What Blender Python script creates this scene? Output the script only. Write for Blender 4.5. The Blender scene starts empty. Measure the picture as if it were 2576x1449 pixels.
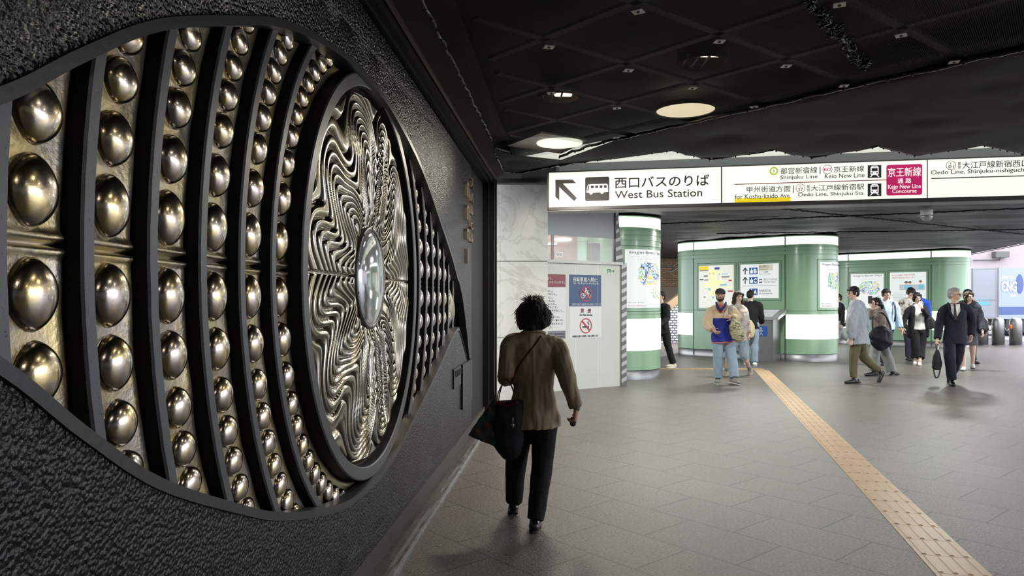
import bpy, bmesh, math, random
from mathutils import Vector, Matrix, noise
from mathutils.geometry import delaunay_2d_cdt
random.seed(7)

def smooth01(a, b, x):
    t = max(0, min(1, (x - a) / (b - a)))
    return t * t * (3 - 2 * t)

SC = bpy.context.scene
COL = SC.collection
PI = math.pi
R = math.radians

# ------------------------------------------------------------------ camera
CAM_H, HOR, FPX, CX = 1.53, 755.0, 1800.0, 1288.0
cam_d = bpy.data.cameras.new('camera')
cam = bpy.data.objects.new('camera', cam_d)
COL.objects.link(cam)
cam.location = (0, 0, CAM_H)
cam.rotation_euler = (R(90), 0, 0)
cam_d.sensor_width = 36.0
cam_d.lens = FPX / 2576 * 36.0
cam_d.shift_y = (HOR - 724.5) / 2576
cam_d.clip_end = 200
SC.camera = cam

# ------------------------------------------------------------------ sky, lamps, exposure
SC.view_settings.view_transform = 'Standard'
SC.view_settings.look = 'None'
SC.view_settings.exposure = 0.0
SC.view_settings.gamma = 1.0
SC.view_settings.use_curve_mapping = False
SC.cycles.max_bounces = 8
SC.cycles.transparent_max_bounces = 12
SC.cycles.sample_clamp_indirect = 6.0
SC.cycles.caustics_reflective = False
SC.cycles.caustics_refractive = False
w = bpy.data.worlds.new('overcast_sky')
SC.world = w
w.use_nodes = True
bg = w.node_tree.nodes['Background']
bg.inputs[0].default_value = (0.90, 0.93, 1.0, 1)
bg.inputs[1].default_value = 5.0

def lamp(name, kind, loc, energy, color=(1, 1, 1), size=0.3, target=None, spot=None):
    d = bpy.data.lights.new(name, kind)
    d.energy = energy
    d.color = color
    if kind == 'AREA':
        d.shape = 'DISK'
        d.size = size
    else:
        d.shadow_soft_size = size
    if spot:
        d.spot_size, d.spot_blend = R(spot), 0.6
    o = bpy.data.objects.new(name, d)
    COL.objects.link(o)
    o.location = loc
    if target is not None:
        o.rotation_euler = (Vector(target) - Vector(loc)).to_track_quat('-Z', 'Y').to_euler()
    return o

WARM, COOL = (1.0, 0.90, 0.74), (0.97, 1.0, 0.96)
# downlights: two in view, the unseen rest added to brighten wall, marble, kiosks, bricks
for (x, y, e) in [(1.43, 5.9, 14), (0.47, 7.06, 60), (1.9, 2.2, 6), (3.6, 4.0, 12), (0.9, -0.6, 10), (4.2, 0.8, 10), (1.7, 8.95, 60), (2.6, 10.8, 70), (6.0, 10.2, 110),
                  (5.0, 14.6, 150), (9.6, 15.6, 150), (7.0, 20.5, 90), (6.3, 23.6, 320)]:
    lamp('downlight_and_fill', 'AREA', (x, y, 3.02), e, WARM if y < 8 else COOL, 0.42, (x, y, 0))

# ------------------------------------------------------------------ materials
def mat(name, col=(.5, .5, .5), rough=.5, metal=0.0, emit=None, estr=1.0, spec=None, coat=0.0):
    m = bpy.data.materials.new(name)
    m.use_nodes = True
    b = m.node_tree.nodes['Principled BSDF']
    b.inputs['Base Color'].default_value = (*col, 1)
    b.inputs['Roughness'].default_value = rough
    b.inputs['Metallic'].default_value = metal
    if spec is not None:
        b.inputs['Specular IOR Level'].default_value = spec
    if coat:
        b.inputs['Coat Weight'].default_value = coat
        b.inputs['Coat Roughness'].default_value = .1
    if emit:
        b.inputs['Emission Color'].default_value = (*emit, 1)
        b.inputs['Emission Strength'].default_value = estr
    return m

class N:
    """small node-graph writer"""
    def __init__(s, m):
        s.t = m.node_tree
        s.b = s.t.nodes['Principled BSDF']
    def n(s, kind, **kw):
        nd = s.t.nodes.new(kind)
        for k, v in kw.items():
            if k.startswith('i_'):
                nd.inputs[k[2:].replace('_', ' ')].default_value = v
            else:
                setattr(nd, k, v)
        return nd
    def l(s, a, b):
        s.t.links.new(a, b)
    def co(s, scale=(1, 1, 1), rot=(0, 0, 0), loc=(0, 0, 0), kind='Object'):
        tc = s.n('ShaderNodeTexCoord')
        mp = s.n('ShaderNodeMapping')
        mp.inputs['Scale'].default_value = scale
        mp.inputs['Rotation'].default_value = rot
        mp.inputs['Location'].default_value = loc
        s.l(tc.outputs[kind], mp.inputs[0])
        return mp.outputs[0]
    def noise(s, co, scale, detail=3, rough=.55, dist=0.0):
        nd = s.n('ShaderNodeTexNoise')
        nd.inputs['Scale'].default_value = scale
        nd.inputs['Detail'].default_value = detail
        nd.inputs['Roughness'].default_value = rough
        nd.inputs['Distortion'].default_value = dist
        s.l(co, nd.inputs['Vector'])
        return nd.outputs['Fac']
    def ramp(s, fac, stops):
        nd = s.n('ShaderNodeValToRGB')
        e = nd.color_ramp.elements
        while len(e) < len(stops):
            e.new(.5)
        for k, (p, c) in enumerate(stops):
            e[k].position = p
            e[k].color = (*c, 1) if len(c) == 3 else c
        s.l(fac, nd.inputs[0])
        return nd.outputs[0]
    def mix(s, fac, a, b, blend='MIX'):
        nd = s.n('ShaderNodeMix', data_type='RGBA', blend_type=blend)
        for k, v in ((0, fac), (6, a), (7, b)):
            if isinstance(v, (int, float)):
                nd.inputs[k].default_value = v
            elif isinstance(v, tuple):
                nd.inputs[k].default_value = (*v, 1)
            else:
                s.l(v, nd.inputs[k])
        return nd.outputs[2]
    def math(s, op, a, b=0.0):
        nd = s.n('ShaderNodeMath', operation=op)
        for k, v in ((0, a), (1, b)):
            if isinstance(v, (int, float)):
                nd.inputs[k].default_value = v
            else:
                s.l(v, nd.inputs[k])
        return nd.outputs[0]
    def bump(s, h, strength=.3, dist=.01):
        nd = s.n('ShaderNodeBump')
        nd.inputs['Strength'].default_value = strength
        nd.inputs['Distance'].default_value = dist
        s.l(h, nd.inputs['Height'])
        s.l(nd.outputs[0], s.b.inputs['Normal'])
    def base(s, o):
        s.l(o, s.b.inputs['Base Color'])
    def rough(s, o):
        s.l(o, s.b.inputs['Roughness'])

M = {}
M['stucco'] = mat('black_rough_stucco_paint', (.013, .013, .017), .30, spec=.34)
g = N(M['stucco']); co = g.co()
vo = g.n('ShaderNodeTexVoronoi', feature='SMOOTH_F1'); vo.inputs['Scale'].default_value = 84; vo.inputs['Smoothness'].default_value = .6; g.l(co, vo.inputs['Vector'])
n1 = g.math('SUBTRACT', g.noise(co, 36, 2, .5), g.math('MULTIPLY', vo.outputs['Distance'], 1.3)); n2 = g.noise(co, 150, 2, .5)
sm = g.noise(co, .9, 2)
g.bump(g.math('ADD', n1, g.math('MULTIPLY', n2, .3)), .5, .012)
g.base(g.mix(sm, (.0036, .0038, .0065), (.008, .0085, .013)))
M['black'] = mat('matt_black_paint_and_shade', (.003, .003, .0035), .6, spec=.3)
M['rim'] = mat('blue_black_rim_paint', (.030, .032, .038), .38)
g = N(M['rim']); g.bump(g.noise(g.co(), 30, 3), .3, .004)
M['fin_front'] = mat('dark_grey_steel_strip', (.10, .105, .11), .42, .55)
g = N(M['fin_front']); co = g.co()
g.base(g.mix(g.ramp(g.noise(co, 110, 4, .75), [(.33, (0, 0, 0)), (.38, (1, 1, 1))]), (.03, .031, .032), g.mix(g.noise(co, 5, 3), (.095, .102, .112), (.145, .152, .162))))
g.bump(g.noise(co, 60, 3), .15, .003)
def leaf_metal(name, warm, rough, bumpy):
    m = mat(name, (.5, .45, .35), rough, 1.0)
    g = N(m); co = g.co()
    n1 = g.noise(co, 7, 4, .6, .3); n2 = g.noise(co, 60, 3, .6)
    c = g.mix(g.ramp(n1, [(.42, (0, 0, 0)), (.62, (1, 1, 1))]), tuple(x * .85 for x in (.50, .455, .40)) if 'relief' not in name else (.38, .36, .33), warm)
    g.base(g.mix(g.ramp(n2, [(.3, (.75, .75, .75)), (.6, (1, 1, 1))]), (.30, .26, .2), c))
    g.rough(g.math('ADD', g.math('MULTIPLY', n2, .18), rough))
    g.bump(g.math('ADD', g.math('MULTIPLY', n2, .6), n1), bumpy, .006)
    return m
M['gold'] = leaf_metal('tarnished_gold_leaf', (.58, .48, .24), .24, .34)
M['dome'] = mat('silver_gold_glass_dome', (.6, .5, .4), .2, 1.0)
g = N(M['dome']); co = g.co(); gen = g.n('ShaderNodeObjectInfo')
off = g.n('ShaderNodeVectorMath', operation='ADD'); g.l(co, off.inputs[0]); sc_v = g.n('ShaderNodeVectorMath', operation='SCALE'); g.l(gen.outputs['Location'], sc_v.inputs[0]); sc_v.inputs['Scale'].default_value = 7.0; g.l(sc_v.outputs[0], off.inputs[1])
n1 = g.noise(off.outputs[0], 1.1, 4, .6, .4); n2 = g.noise(off.outputs[0], 9, 3, .6)
g.base(g.mix(g.ramp(n1, [(.46, (0, 0, 0)), (.64, (1, 1, 1))]), (.47, .41, .37), (.66, .53, .25)))
g.rough(g.math('ADD', g.math('MULTIPLY', n2, .16), .13))
g.bump(n2, .022, .05)
g.b.inputs['Coat Weight'].default_value = 1.0; g.b.inputs['Coat Roughness'].default_value = .02
M['relief'] = leaf_metal('silvery_relief_metal', (.46, .42, .31), .12, .10)
M['lens'] = mat('pale_glass_lens', (.62, .65, .66), .07, .55, coat=.6)
M['steel'] = mat('brushed_stainless_steel', (.27, .275, .275), .42, 1.0)
M['darksteel'] = mat('dark_grey_metal', (.12, .12, .125), .4, .7)
M['white'] = mat('white_paint', (.75, .76, .73), .45)
M['offwhite'] = mat('off_white_panel', (.5, .51, .47), .5)
g = N(M['offwhite']); g.base(g.mix(g.noise(g.co(), 1.6, 4), (.46, .47, .43), (.54, .55, .51)))
M['greypanel'] = mat('blue_grey_panel', (.36, .39, .42), .5)
M['green'] = mat('sage_green_enamel', (.265, .43, .275), .27, 0, coat=.15)
M['greenline'] = mat('dark_green_seam', (.03, .06, .035), .5)
M['lightbox'] = mat('lit_white_diffuser', (.8, .8, .8), .4, 0, (.98, 1.0, .97), 1.9)
M['signlit'] = mat('lit_sign_face', (.7, .7, .66), .4, 0, (.93, .95, .86), .88)
M['posterlit'] = mat('backlit_poster_face', (.12, .12, .12), .3, 0, (.90, .95, .93), .80)
M['maplit'] = mat('backlit_map_face', (.12, .12, .11), .3, 0, (.9, .9, .8), .78)
M['lamplit'] = mat('lit_round_lamp_glass', (.7, .7, .6), .4, 0, (.93, .98, .78), 1.05)
M['lampwarm'] = mat('warm_lamp_glass', (.7, .6, .4), .4, 0, (1.0, .86, .58), 1.15)
M['bulb'] = mat('glowing_warm_bulb', (1, .8, .6), .4, 0, (1.0, .72, .45), 6.0)
M['whiteceil'] = mat('white_ceiling_panel', (.78, .79, .70), .55)
M['ink'] = mat('dark_grey_lettering', (.05, .051, .053), .5)
M['inkblack'] = mat('black_lettering', (.01, .01, .012), .5)
M['inkgrey'] = mat('mid_grey_lettering', (.16, .17, .19), .5)
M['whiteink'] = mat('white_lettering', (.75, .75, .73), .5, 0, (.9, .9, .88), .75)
M['whiteprint'] = mat('white_print', (.58, .58, .56), .45)
M['magenta'] = mat('magenta_sign_patch', (.45, .02, .12), .45, 0, (.62, .015, .14), .55)
M['redline'] = mat('red_print', (.42, .03, .05), .5)
M['yellow'] = mat('yellow_print', (0.210, 0.165, 0.009), .5, 0, (.95, .72, .02), .8)
M['lime'] = mat('lime_ring_print', (0.120, 0.180, 0.015), .5, 0, (.6, .85, .05), .6)
M['blueprint'] = mat('navy_blue_print', (.012, .045, .13), .4)
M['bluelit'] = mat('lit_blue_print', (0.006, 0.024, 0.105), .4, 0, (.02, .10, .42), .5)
M['greenlit'] = mat('lit_green_print', (0.030, 0.150, 0.045), .4, 0, (.2, .75, .25), .7)
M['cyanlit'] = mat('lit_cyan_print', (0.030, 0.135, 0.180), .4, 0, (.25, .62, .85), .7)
M['redlit'] = mat('lit_red_print', (0.150, 0.015, 0.015), .4, 0, (.8, .08, .1), .6)
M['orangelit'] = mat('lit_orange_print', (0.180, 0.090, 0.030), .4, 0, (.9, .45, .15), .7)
M['greylit'] = mat('lit_grey_print', (0.120, 0.120, 0.120), .4, 0, (.62, .66, .66), .7)
M['redposter'] = mat('dark_red_print', (.17, .012, .022), .4)
M['marble'] = mat('grey_white_marble', (.5, .5, .46), .25)
g = N(M['marble']); co = g.co()
v = g.noise(co, 1.4, 6, .65, 1.6)
g.base(g.mix(g.ramp(v, [(.45, (0, 0, 0)), (.5, (1, 1, 1)), (.55, (0, 0, 0))]), g.mix(g.noise(co, 5, 4), (.72, .73, .69), (.80, .81, .77)), (.62, .62, .58)))
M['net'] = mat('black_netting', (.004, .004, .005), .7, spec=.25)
def make_net(m, pitch, open_):
    g = N(m); t = g.t
    co = g.co((1, 1, 1), (0, 0, R(38)))
    sx = g.n('ShaderNodeSeparateXYZ'); g.l(co, sx.inputs[0])
    a = g.math('SINE', g.math('MULTIPLY', sx.outputs[0], 2 * PI / pitch))
    b = g.math('SINE', g.math('MULTIPLY', sx.outputs[1], 2 * PI / pitch))
    hole = g.math('GREATER_THAN', g.math('MULTIPLY', g.math('ABSOLUTE', a), g.math('ABSOLUTE', b)), open_)
    tr = g.n('ShaderNodeBsdfTransparent'); mx = g.n('ShaderNodeMixShader')
    g.l(hole, mx.inputs[0]); g.l(g.b.outputs[0], mx.inputs[1]); g.l(tr.outputs[0], mx.inputs[2])
    g.l(mx.outputs[0], t.nodes['Material Output'].inputs[0])
make_net(M['net'], .020, .24)
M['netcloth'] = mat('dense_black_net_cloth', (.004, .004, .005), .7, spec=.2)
g = N(M['netcloth']); co = g.co((1, 1, 1), (0, 0, R(20)))
wv = g.n('ShaderNodeTexWave', wave_type='BANDS'); wv.inputs['Scale'].default_value = 28; wv.inputs['Distortion'].default_value = 1.5
g.l(co, wv.inputs['Vector']); g.bump(wv.outputs['Fac'], .35, .004)
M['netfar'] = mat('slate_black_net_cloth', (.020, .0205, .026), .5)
M['ceil'] = mat('dark_ceiling_slab', (.010, .0095, .009), .8)
M['bar'] = mat('brown_grey_ceiling_bar', (.05, .044, .038), .7)
M['soffit'] = mat('dark_brown_ribbed_soffit', (.018, .014, .011), .7)
g = N(M['soffit']); g.bump(g.noise(g.co((8, 60, 1)), 6, 2), .5, .01)
M['floor'] = mat('speckled_granite_paving', (.2, .18, .17), .38)
g = N(M['floor'])
co = g.co((1, 1, 1), (0, 0, R(-130.5)), (.08, .17, 0))
br = g.n('ShaderNodeTexBrick', offset=.5)
for k, v in (('Scale', 1.0), ('Mortar Size', .006), ('Mortar Smooth', .1), ('Brick Width', .68), ('Row Height', .5), ('Bias', 0.0)):
    br.inputs[k].default_value = v
br.inputs['Color1'].default_value = (1, 1, 1, 1); br.inputs['Color2'].default_value = (.86, .86, .86, 1); br.inputs['Mortar'].default_value = (.10, .09, .085, 1)
g.l(co, br.inputs['Vector'])
sp = g.noise(co, 62, 3, .75); sp2 = g.noise(co, 190, 2, .6); bl = g.noise(co, .8, 3)
c = g.ramp(sp, [(.36, (.052, .040, .032)), (.5, (.158, .133, .115)), (.64, (.325, .287, .255))])
c = g.mix(g.ramp(sp2, [(.36, (1, 1, 1)), (.5, (0, 0, 0))]), c, (.06, .05, .045))
c = g.mix(1.0, c, br.outputs['Color'], 'MULTIPLY')
g.base(g.mix(g.math('MULTIPLY', bl, .35), c, (.13, .113, .10)))
g.rough(g.math('ADD', g.math('MULTIPLY', sp, .25), .19))
g.bump(g.math('ADD', sp, g.math('MULTIPLY', sp2, .6)), .6, .007)
M['tactile'] = mat('ochre_tactile_tile', (.42, .285, .165), .45)
g = N(M['tactile']); g.base(g.mix(g.noise(g.co(), 6, 3), (.36, .235, .13), (.50, .35, .215)))
M['curb'] = mat('worn_brown_stone', (.075, .062, .052), .6)
g = N(M['curb']); co = g.co(); g.base(g.mix(g.noise(co, 3, 5, .7), (.024, .020, .017), (.058, .048, .041))); g.bump(g.noise(co, 18, 5, .7), .5, .012)
M['curblip'] = mat('pale_worn_stone_edge', (.24, .23, .23), .6)
g = N(M['curblip']); co = g.co(); g.base(g.mix(g.noise(co, 16, 5, .7), (.04, .038, .037), (.20, .195, .19))); g.bump(g.noise(co, 40, 4), .6, .01)
M['brick'] = mat('brown_brick', (.3, .2, .13), .8)
g = N(M['brick']); co = g.co((1, 1, 1), (R(90), 0, 0)); b2 = g.n('ShaderNodeTexBrick')
for k, v in (('Scale', 1.0), ('Mortar Size', .012), ('Brick Width', .22), ('Row Height', .075)):
    b2.inputs[k].default_value = v
b2.inputs['Color1'].default_value = (.42, .24, .14, 1); b2.inputs['Color2'].default_value = (.22, .125, .075, 1); b2.inputs['Mortar'].default_value = (.12, .09, .07, 1)
g.l(co, b2.inputs['Vector']); g.base(b2.outputs['Color'])
M['mosaic'] = mat('white_and_grey_mosaic_tile', (.6, .6, .65), .35)
g = N(M['mosaic']); co = g.co((1, 1, 1), (R(90), 0, 0)); b2 = g.n('ShaderNodeTexBrick')
for k, v in (('Scale', 1.0), ('Mortar Size', .02), ('Brick Width', .15), ('Row Height', .09), ('Bias', .3)):
    b2.inputs[k].default_value = v
b2.inputs['Color1'].default_value = (.8, .8, .85, 1); b2.inputs['Color2'].default_value = (.45, .45, .5, 1); b2.inputs['Mortar'].default_value = (.08, .08, .1, 1)
g.l(co, b2.inputs['Vector']); g.base(b2.outputs['Color'])
M['brownstone'] = mat('brown_stone_coping', (.26, .17, .10), .6)
M['pinkwall'] = mat('pale_pink_render', (.34, .285, .30), .7)
M['outground'] = mat('pale_outdoor_paving', (.26, .255, .265), .6)
M['pinkroom'] = mat('salmon_wall_panel', (.50, .32, .27), .6)
M['glass'] = mat('clear_window_sheet', (.9, .9, .9), .06)
M['glass'].node_tree.nodes['Principled BSDF'].inputs['Alpha'].default_value = .22
M['tapedark'] = mat('grey_tape', (.10, .10, .10), .4, .3)
M['tapelight'] = mat('silver_tape', (.34, .34, .33), .4, .4)
M['truckbox'] = mat('truck_silver_panel', (.26, .275, .32), .4)
M['truckside'] = mat('truck_pale_blue_panel', (.20, .24, .34), .4)
M['rubber'] = mat('black_rubber', (.012, .012, .013), .7)
M['chain'] = mat('grey_chain', (.3, .3, .31), .4, .8)
M['orange'] = mat('orange_plastic', (.75, .16, .03), .5)
M['clip'] = mat('white_metal_plate', (.72, .72, .69), .4)
M['copper'] = mat('warm_rail_metal', (.34, .27, .23), .35, .8)

# ------------------------------------------------------------------ mesh helpers
class MB:
    def __init__(s):
        s.v, s.f, s.m = [], [], []
    def add(s, vs, fs, mi=0):
        o = len(s.v)
        s.v += [tuple(p) for p in vs]
        s.f += [tuple(i + o for i in f) for f in fs]
        s.m += [mi] * len(fs)
    def box(s, x0, y0, z0, x1, y1, z1, fn=None, mi=0):
        p = [(x, y, z) for z in (z0, z1) for y in (y0, y1) for x in (x0, x1)]
        if fn:
            p = [fn(*q) for q in p]
        s.add(p, [(0, 2, 3, 1), (4, 5, 7, 6), (0, 1, 5, 4), (2, 6, 7, 3), (0, 4, 6, 2), (1, 3, 7, 5)], mi)
    def grid(s, nu, nv, fn, mi=0):
        vs = [fn(i / nu, j / nv) for j in range(nv + 1) for i in range(nu + 1)]
        s.add(vs, [(j * (nu + 1) + i, j * (nu + 1) + i + 1, (j + 1) * (nu + 1) + i + 1, (j + 1) * (nu + 1) + i) for j in range(nv) for i in range(nu)], mi)
    def prism(s, poly, fn, h0, h1, mi=0):
        """poly of (u, v); fn(u, v, h) -> point; closed prism between h0 and h1"""
        n = len(poly)
        vs = [fn(u, v, h) for h in (h0, h1) for u, v in poly]
        fs = [tuple(range(n))[::-1], tuple(range(n, 2 * n))] + [(i, (i + 1) % n, n + (i + 1) % n, n + i) for i in range(n)]
        s.add(vs, fs, mi)
    def tube(s, pts, rad, seg=12, side=(1, 0, 0), caps=True, mi=0, flat=''):
        """closed tube through pts; rad a number, or per-point number or (side radius, other radius)"""
        pts = [Vector(p) for p in pts]
        n = len(pts)
        if isinstance(rad, (int, float)) or (isinstance(rad, tuple) and len(rad) == 2):
            rad = [rad] * n
        rad = [(r, r) if isinstance(r, (int, float)) else r for r in rad]
        side = Vector(side)
        rings = []
        for i, p in enumerate(pts):
            t = (pts[min(i + 1, n - 1)] - pts[max(i - 1, 0)]).normalized()
            a = side - t * side.dot(t)
            if a.length < 1e-3:
                a = Vector((0, 1, 0)) - t * t.y
                if a.length < 1e-3:
                    a = Vector((0, 0, 1))
            a.normalize()
            b = t.cross(a)
            rings.append((p, t, a, b, rad[i]))
        full = []
        if caps and 'a' not in flat:
            p, t, a, b, r = rings[0]
            for q in (85, 60, 30):
                k = math.cos(R(q))
                full.append((p - t * (min(r) * math.sin(R(q))), a, b, (r[0] * k, r[1] * k)))
        for p, t, a, b, r in rings:
            full.append((p, a, b, r))
        if caps and 'z' not in flat:
            p, t, a, b, r = rings[-1]
            for q in (30, 60, 85):
                k = math.cos(R(q))
                full.append((p + t * (min(r) * math.sin(R(q))), a, b, (r[0] * k, r[1] * k)))
        vs, fs = [], []
        for p, a, b, r in full:
            for k in range(seg):
                c, d = math.cos(2 * PI * k / seg), math.sin(2 * PI * k / seg)
                vs.append(p + a * (r[0] * c) + b * (r[1] * d))
        for i in range(len(full) - 1):
            for k in range(seg):
                k2 = (k + 1) % seg
                fs.append((i * seg + k, i * seg + k2, (i + 1) * seg + k2, (i + 1) * seg + k))
        fs.append(tuple(range(seg))[::-1])
        fs.append(tuple(range((len(full) - 1) * seg, len(full) * seg)))
        s.add(vs, fs, mi)
    def ell(s, c, r, mtx=None, nu=16, nv=10, mi=0):
        c = Vector(c)
        vs = []
        for j in range(1, nv):
            th = PI * j / nv
            for i in range(nu):
                ph = 2 * PI * i / nu
                p = Vector((r[0] * math.sin(th) * math.cos(ph), r[1] * math.sin(th) * math.sin(ph), r[2] * math.cos(th)))
                vs.append(p)
        top, bot = len(vs), len(vs) + 1
        vs += [Vector((0, 0, r[2])), Vector((0, 0, -r[2]))]
        if mtx is not None:
            vs = [mtx @ p for p in vs]
        vs = [p + c for p in vs]
        fs = [(top, i, (i + 1) % nu) for i in range(nu)]
        for j in range(nv - 2):
            fs += [(j * nu + i, (j + 1) * nu + i, (j + 1) * nu + (i + 1) % nu, j * nu + (i + 1) % nu) for i in range(nu)]
        fs += [(bot, (nv - 2) * nu + (i + 1) % nu, (nv - 2) * nu + i) for i in range(nu)]
        s.add(vs, fs, mi)
    def lathe(s, prof, c=(0, 0, 0), seg=24, mi=0, ring=False):
        c = Vector(c)
        vs = [c + Vector((r * math.cos(2 * PI * k / seg), r * math.sin(2 * PI * k / seg), z)) for r, z in prof for k in range(seg)]
        fs = [(i * seg + k, i * seg + (k + 1) % seg, (i + 1) * seg + (k + 1) % seg, (i + 1) * seg + k) for i in range(len(prof) - 1) for k in range(seg)]
        if ring:
            m = (len(prof) - 1) * seg
            fs += [(m + k, m + (k + 1) % seg, (k + 1) % seg, k) for k in range(seg)]
        else:
            fs += [tuple(range(seg))[::-1], tuple(range((len(prof) - 1) * seg, len(prof) * seg))]
        s.add(vs, fs, mi)
    def mesh(s, name):
        me = bpy.data.meshes.new(name)
        me.from_pydata(s.v, [], s.f)
        me.update()
        return me
    def build(s, name, mats, parent=None, smooth=False, fix=True):
        me = s.mesh(name)
        if fix:
            bm = bmesh.new(); bm.from_mesh(me)
            bmesh.ops.recalc_face_normals(bm, faces=bm.faces)
            bm.to_mesh(me); bm.free()
        return link(name, me, mats, parent, smooth, s.m)

def link(name, me, mats, parent=None, smooth=False, mi=None):
    if not isinstance(mats, (list, tuple)):
        mats = [mats]
    for m in mats:
        me.materials.append(m)
    if mi and len(mats) > 1:
        me.polygons.foreach_set('material_index', mi)
    if smooth:
        me.polygons.foreach_set('use_smooth', [True] * len(me.polygons))
    o = bpy.data.objects.new(name, me)
    COL.objects.link(o)
    if parent is not None:
        o.parent = parent
        o.matrix_parent_inverse = Matrix.Translation(-parent.location)
    return o

def empty(name, loc, label, cat, group=None):
    o = bpy.data.objects.new(name, None)
    o.empty_display_size = .1
    COL.objects.link(o)
    o.location = loc
    return tag(o, label, cat, group)

def tag(o, label, cat, group=None, kind=None):
    o['label'] = label
    o['category'] = cat
    if group:
        o['group'] = group
    if kind:
        o['kind'] = kind
    return o

def struct(o, label=None):
    o['kind'] = 'structure'
    if label:
        o['label'] = label
    return o

def q_(p, ws, seed, wf):
    return Vector((p.x * ws[0] + seed, p.y * ws[1] - seed, p.z * ws[2])) * wf

def push(me, fn, amp):
    n = len(me.vertices)
    nr = [0.0] * (3 * n); co = [0.0] * (3 * n)
    me.vertex_normals.foreach_get('vector', nr)
    me.vertices.foreach_get('co', co)
    for i in range(n):
        k = fn(Vector(co[3 * i:3 * i + 3])) * amp
        for j in range(3):
            co[3 * i + j] += nr[3 * i + j] * k
    me.vertices.foreach_set('co', co)
    me.update()

def soft(mb, name, mats, parent, voxel=.008, smooth=3, wr=0.0, wf=9.0, ws=(1, 1, .5), seed=0.0, cut=None):
    """several closed shells grown into ONE continuous surface"""
    me = mb.mesh(name + '_raw')
    o = bpy.data.objects.new(name + '_raw', me)
    COL.objects.link(o)
    rm = o.modifiers.new('r', 'REMESH'); rm.mode = 'VOXEL'; rm.voxel_size = voxel
    sm = o.modifiers.new('s', 'SMOOTH'); sm.factor = .5; sm.iterations = smooth
    dg = bpy.context.evaluated_depsgraph_get()
    ev = o.evaluated_get(dg)
    out = bpy.data.meshes.new_from_object(ev)
    bpy.data.objects.remove(o)
    bpy.data.meshes.remove(me)
    out.name = name
    if wr:
        push(out, lambda p: noise.noise(q_(p, ws, seed, wf)) + .5 * noise.noise(q_(p, ws, seed, wf) * 2.3), wr)
    out.materials.clear()
    return link(name, out, mats, parent, True)

class Surf:
    """a surface M(u, z, off): u runs along it, off stands proud of it"""
    def __init__(s, fn, u0, u1):
        s.M, s.u0, s.u1 = fn, u0, u1
    def px(s, u):
        p = s.M(u, 1.5, 0)
        return CX + FPX * p[0] / p[1]
    def u(s, px):
        a, b = s.u0, s.u1
        for _ in range(50):
            m = (a + b) / 2
            if s.px(m) < px:
                a = m
            else:
                b = m
        return (a + b) / 2
    def z(s, px, py):
        return CAM_H + (HOR - py) / FPX * s.M(s.u(px), 1.5, 0)[1]
    def uz(s, px, py):
        return s.u(px), s.z(px, py)

def plane_surf(p, d, u0=-3, u1=12):
    """vertical plane through p along unit d; proud side faces the viewer side (left-hand normal flipped towards -y)"""
    d = Vector((d[0], d[1])).normalized()
    n = Vector((d.y, -d.x))
    return Surf(lambda u, z, off: (p[0] + d.x * u + n.x * off, p[1] + d.y * u + n.y * off, z), u0, u1)

def rect(sf, name, mats, parent, pa, pb, off0, off1, seg=1):
    """a plate on sf from pixel corner pa (left, top) to pb (right, bottom), heights read at the left edge"""
    u0, u1 = sf.u(pa[0]), sf.u(pb[0])
    z1, z0 = sf.z(*pa), sf.z(pa[0], pb[1])
    return rect_uz(sf, name, mats, parent, u0, z0, u1, z1, off0, off1, seg)

def rect_uz(sf, name, mats, parent, u0, z0, u1, z1, off0, off1, seg=1):
    mb = MB()
    plate(mb, sf, u0, z0, u1, z1, off0, off1, seg)
    return mb.build(name, mats, parent)

def plate(mb, sf, u0, z0, u1, z1, off0, off1, seg=1, mi=0):
    n = seg + 1
    vs = []
    for k in range(n):
        u = u0 + (u1 - u0) * k / seg
        vs += [sf.M(u, z0, off0), sf.M(u, z1, off0), sf.M(u, z1, off1), sf.M(u, z0, off1)]
    fs = [(0, 1, 2, 3), (4 * seg + 3, 4 * seg + 2, 4 * seg + 1, 4 * seg)]
    for k in range(seg):
        for j in range(4):
            a, b = 4 * k + j, 4 * k + (j + 1) % 4
            fs.append((a, a + 4, b + 4, b))
    mb.add(vs, fs, mi)

def poly_on(mb, sf, pts, off0, off1, mi=0):
    mb.prism(pts, lambda u, v, h: sf.M(u, v, h), off0, off1, mi)

def ring_on(mb, sf, c, r0, r1, off0, off1, seg=32, mi=0, squash=1.0):
    vs = []
    for k in range(seg):
        a = 2 * PI * k / seg
        for r, o in ((r0, off0), (r1, off0), (r1, off1), (r0, off1)):
            vs.append(sf.M(c[0] + r * math.cos(a) * squash, c[1] + r * math.sin(a), o))
    fs = []
    for k in range(seg):
        k2 = (k + 1) % seg
        for j in range(4):
            j2 = (j + 1) % 4
            fs.append((4 * k + j, 4 * k2 + j, 4 * k2 + j2, 4 * k + j2))
    mb.add(vs, fs, mi)

def disc_on(mb, sf, c, r, off0, off1, seg=28, mi=0):
    poly_on(mb, sf, [(c[0] + r * math.cos(2 * PI * k / seg), c[1] + r * math.sin(2 * PI * k / seg)) for k in range(seg)], off0, off1, mi)

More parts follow.
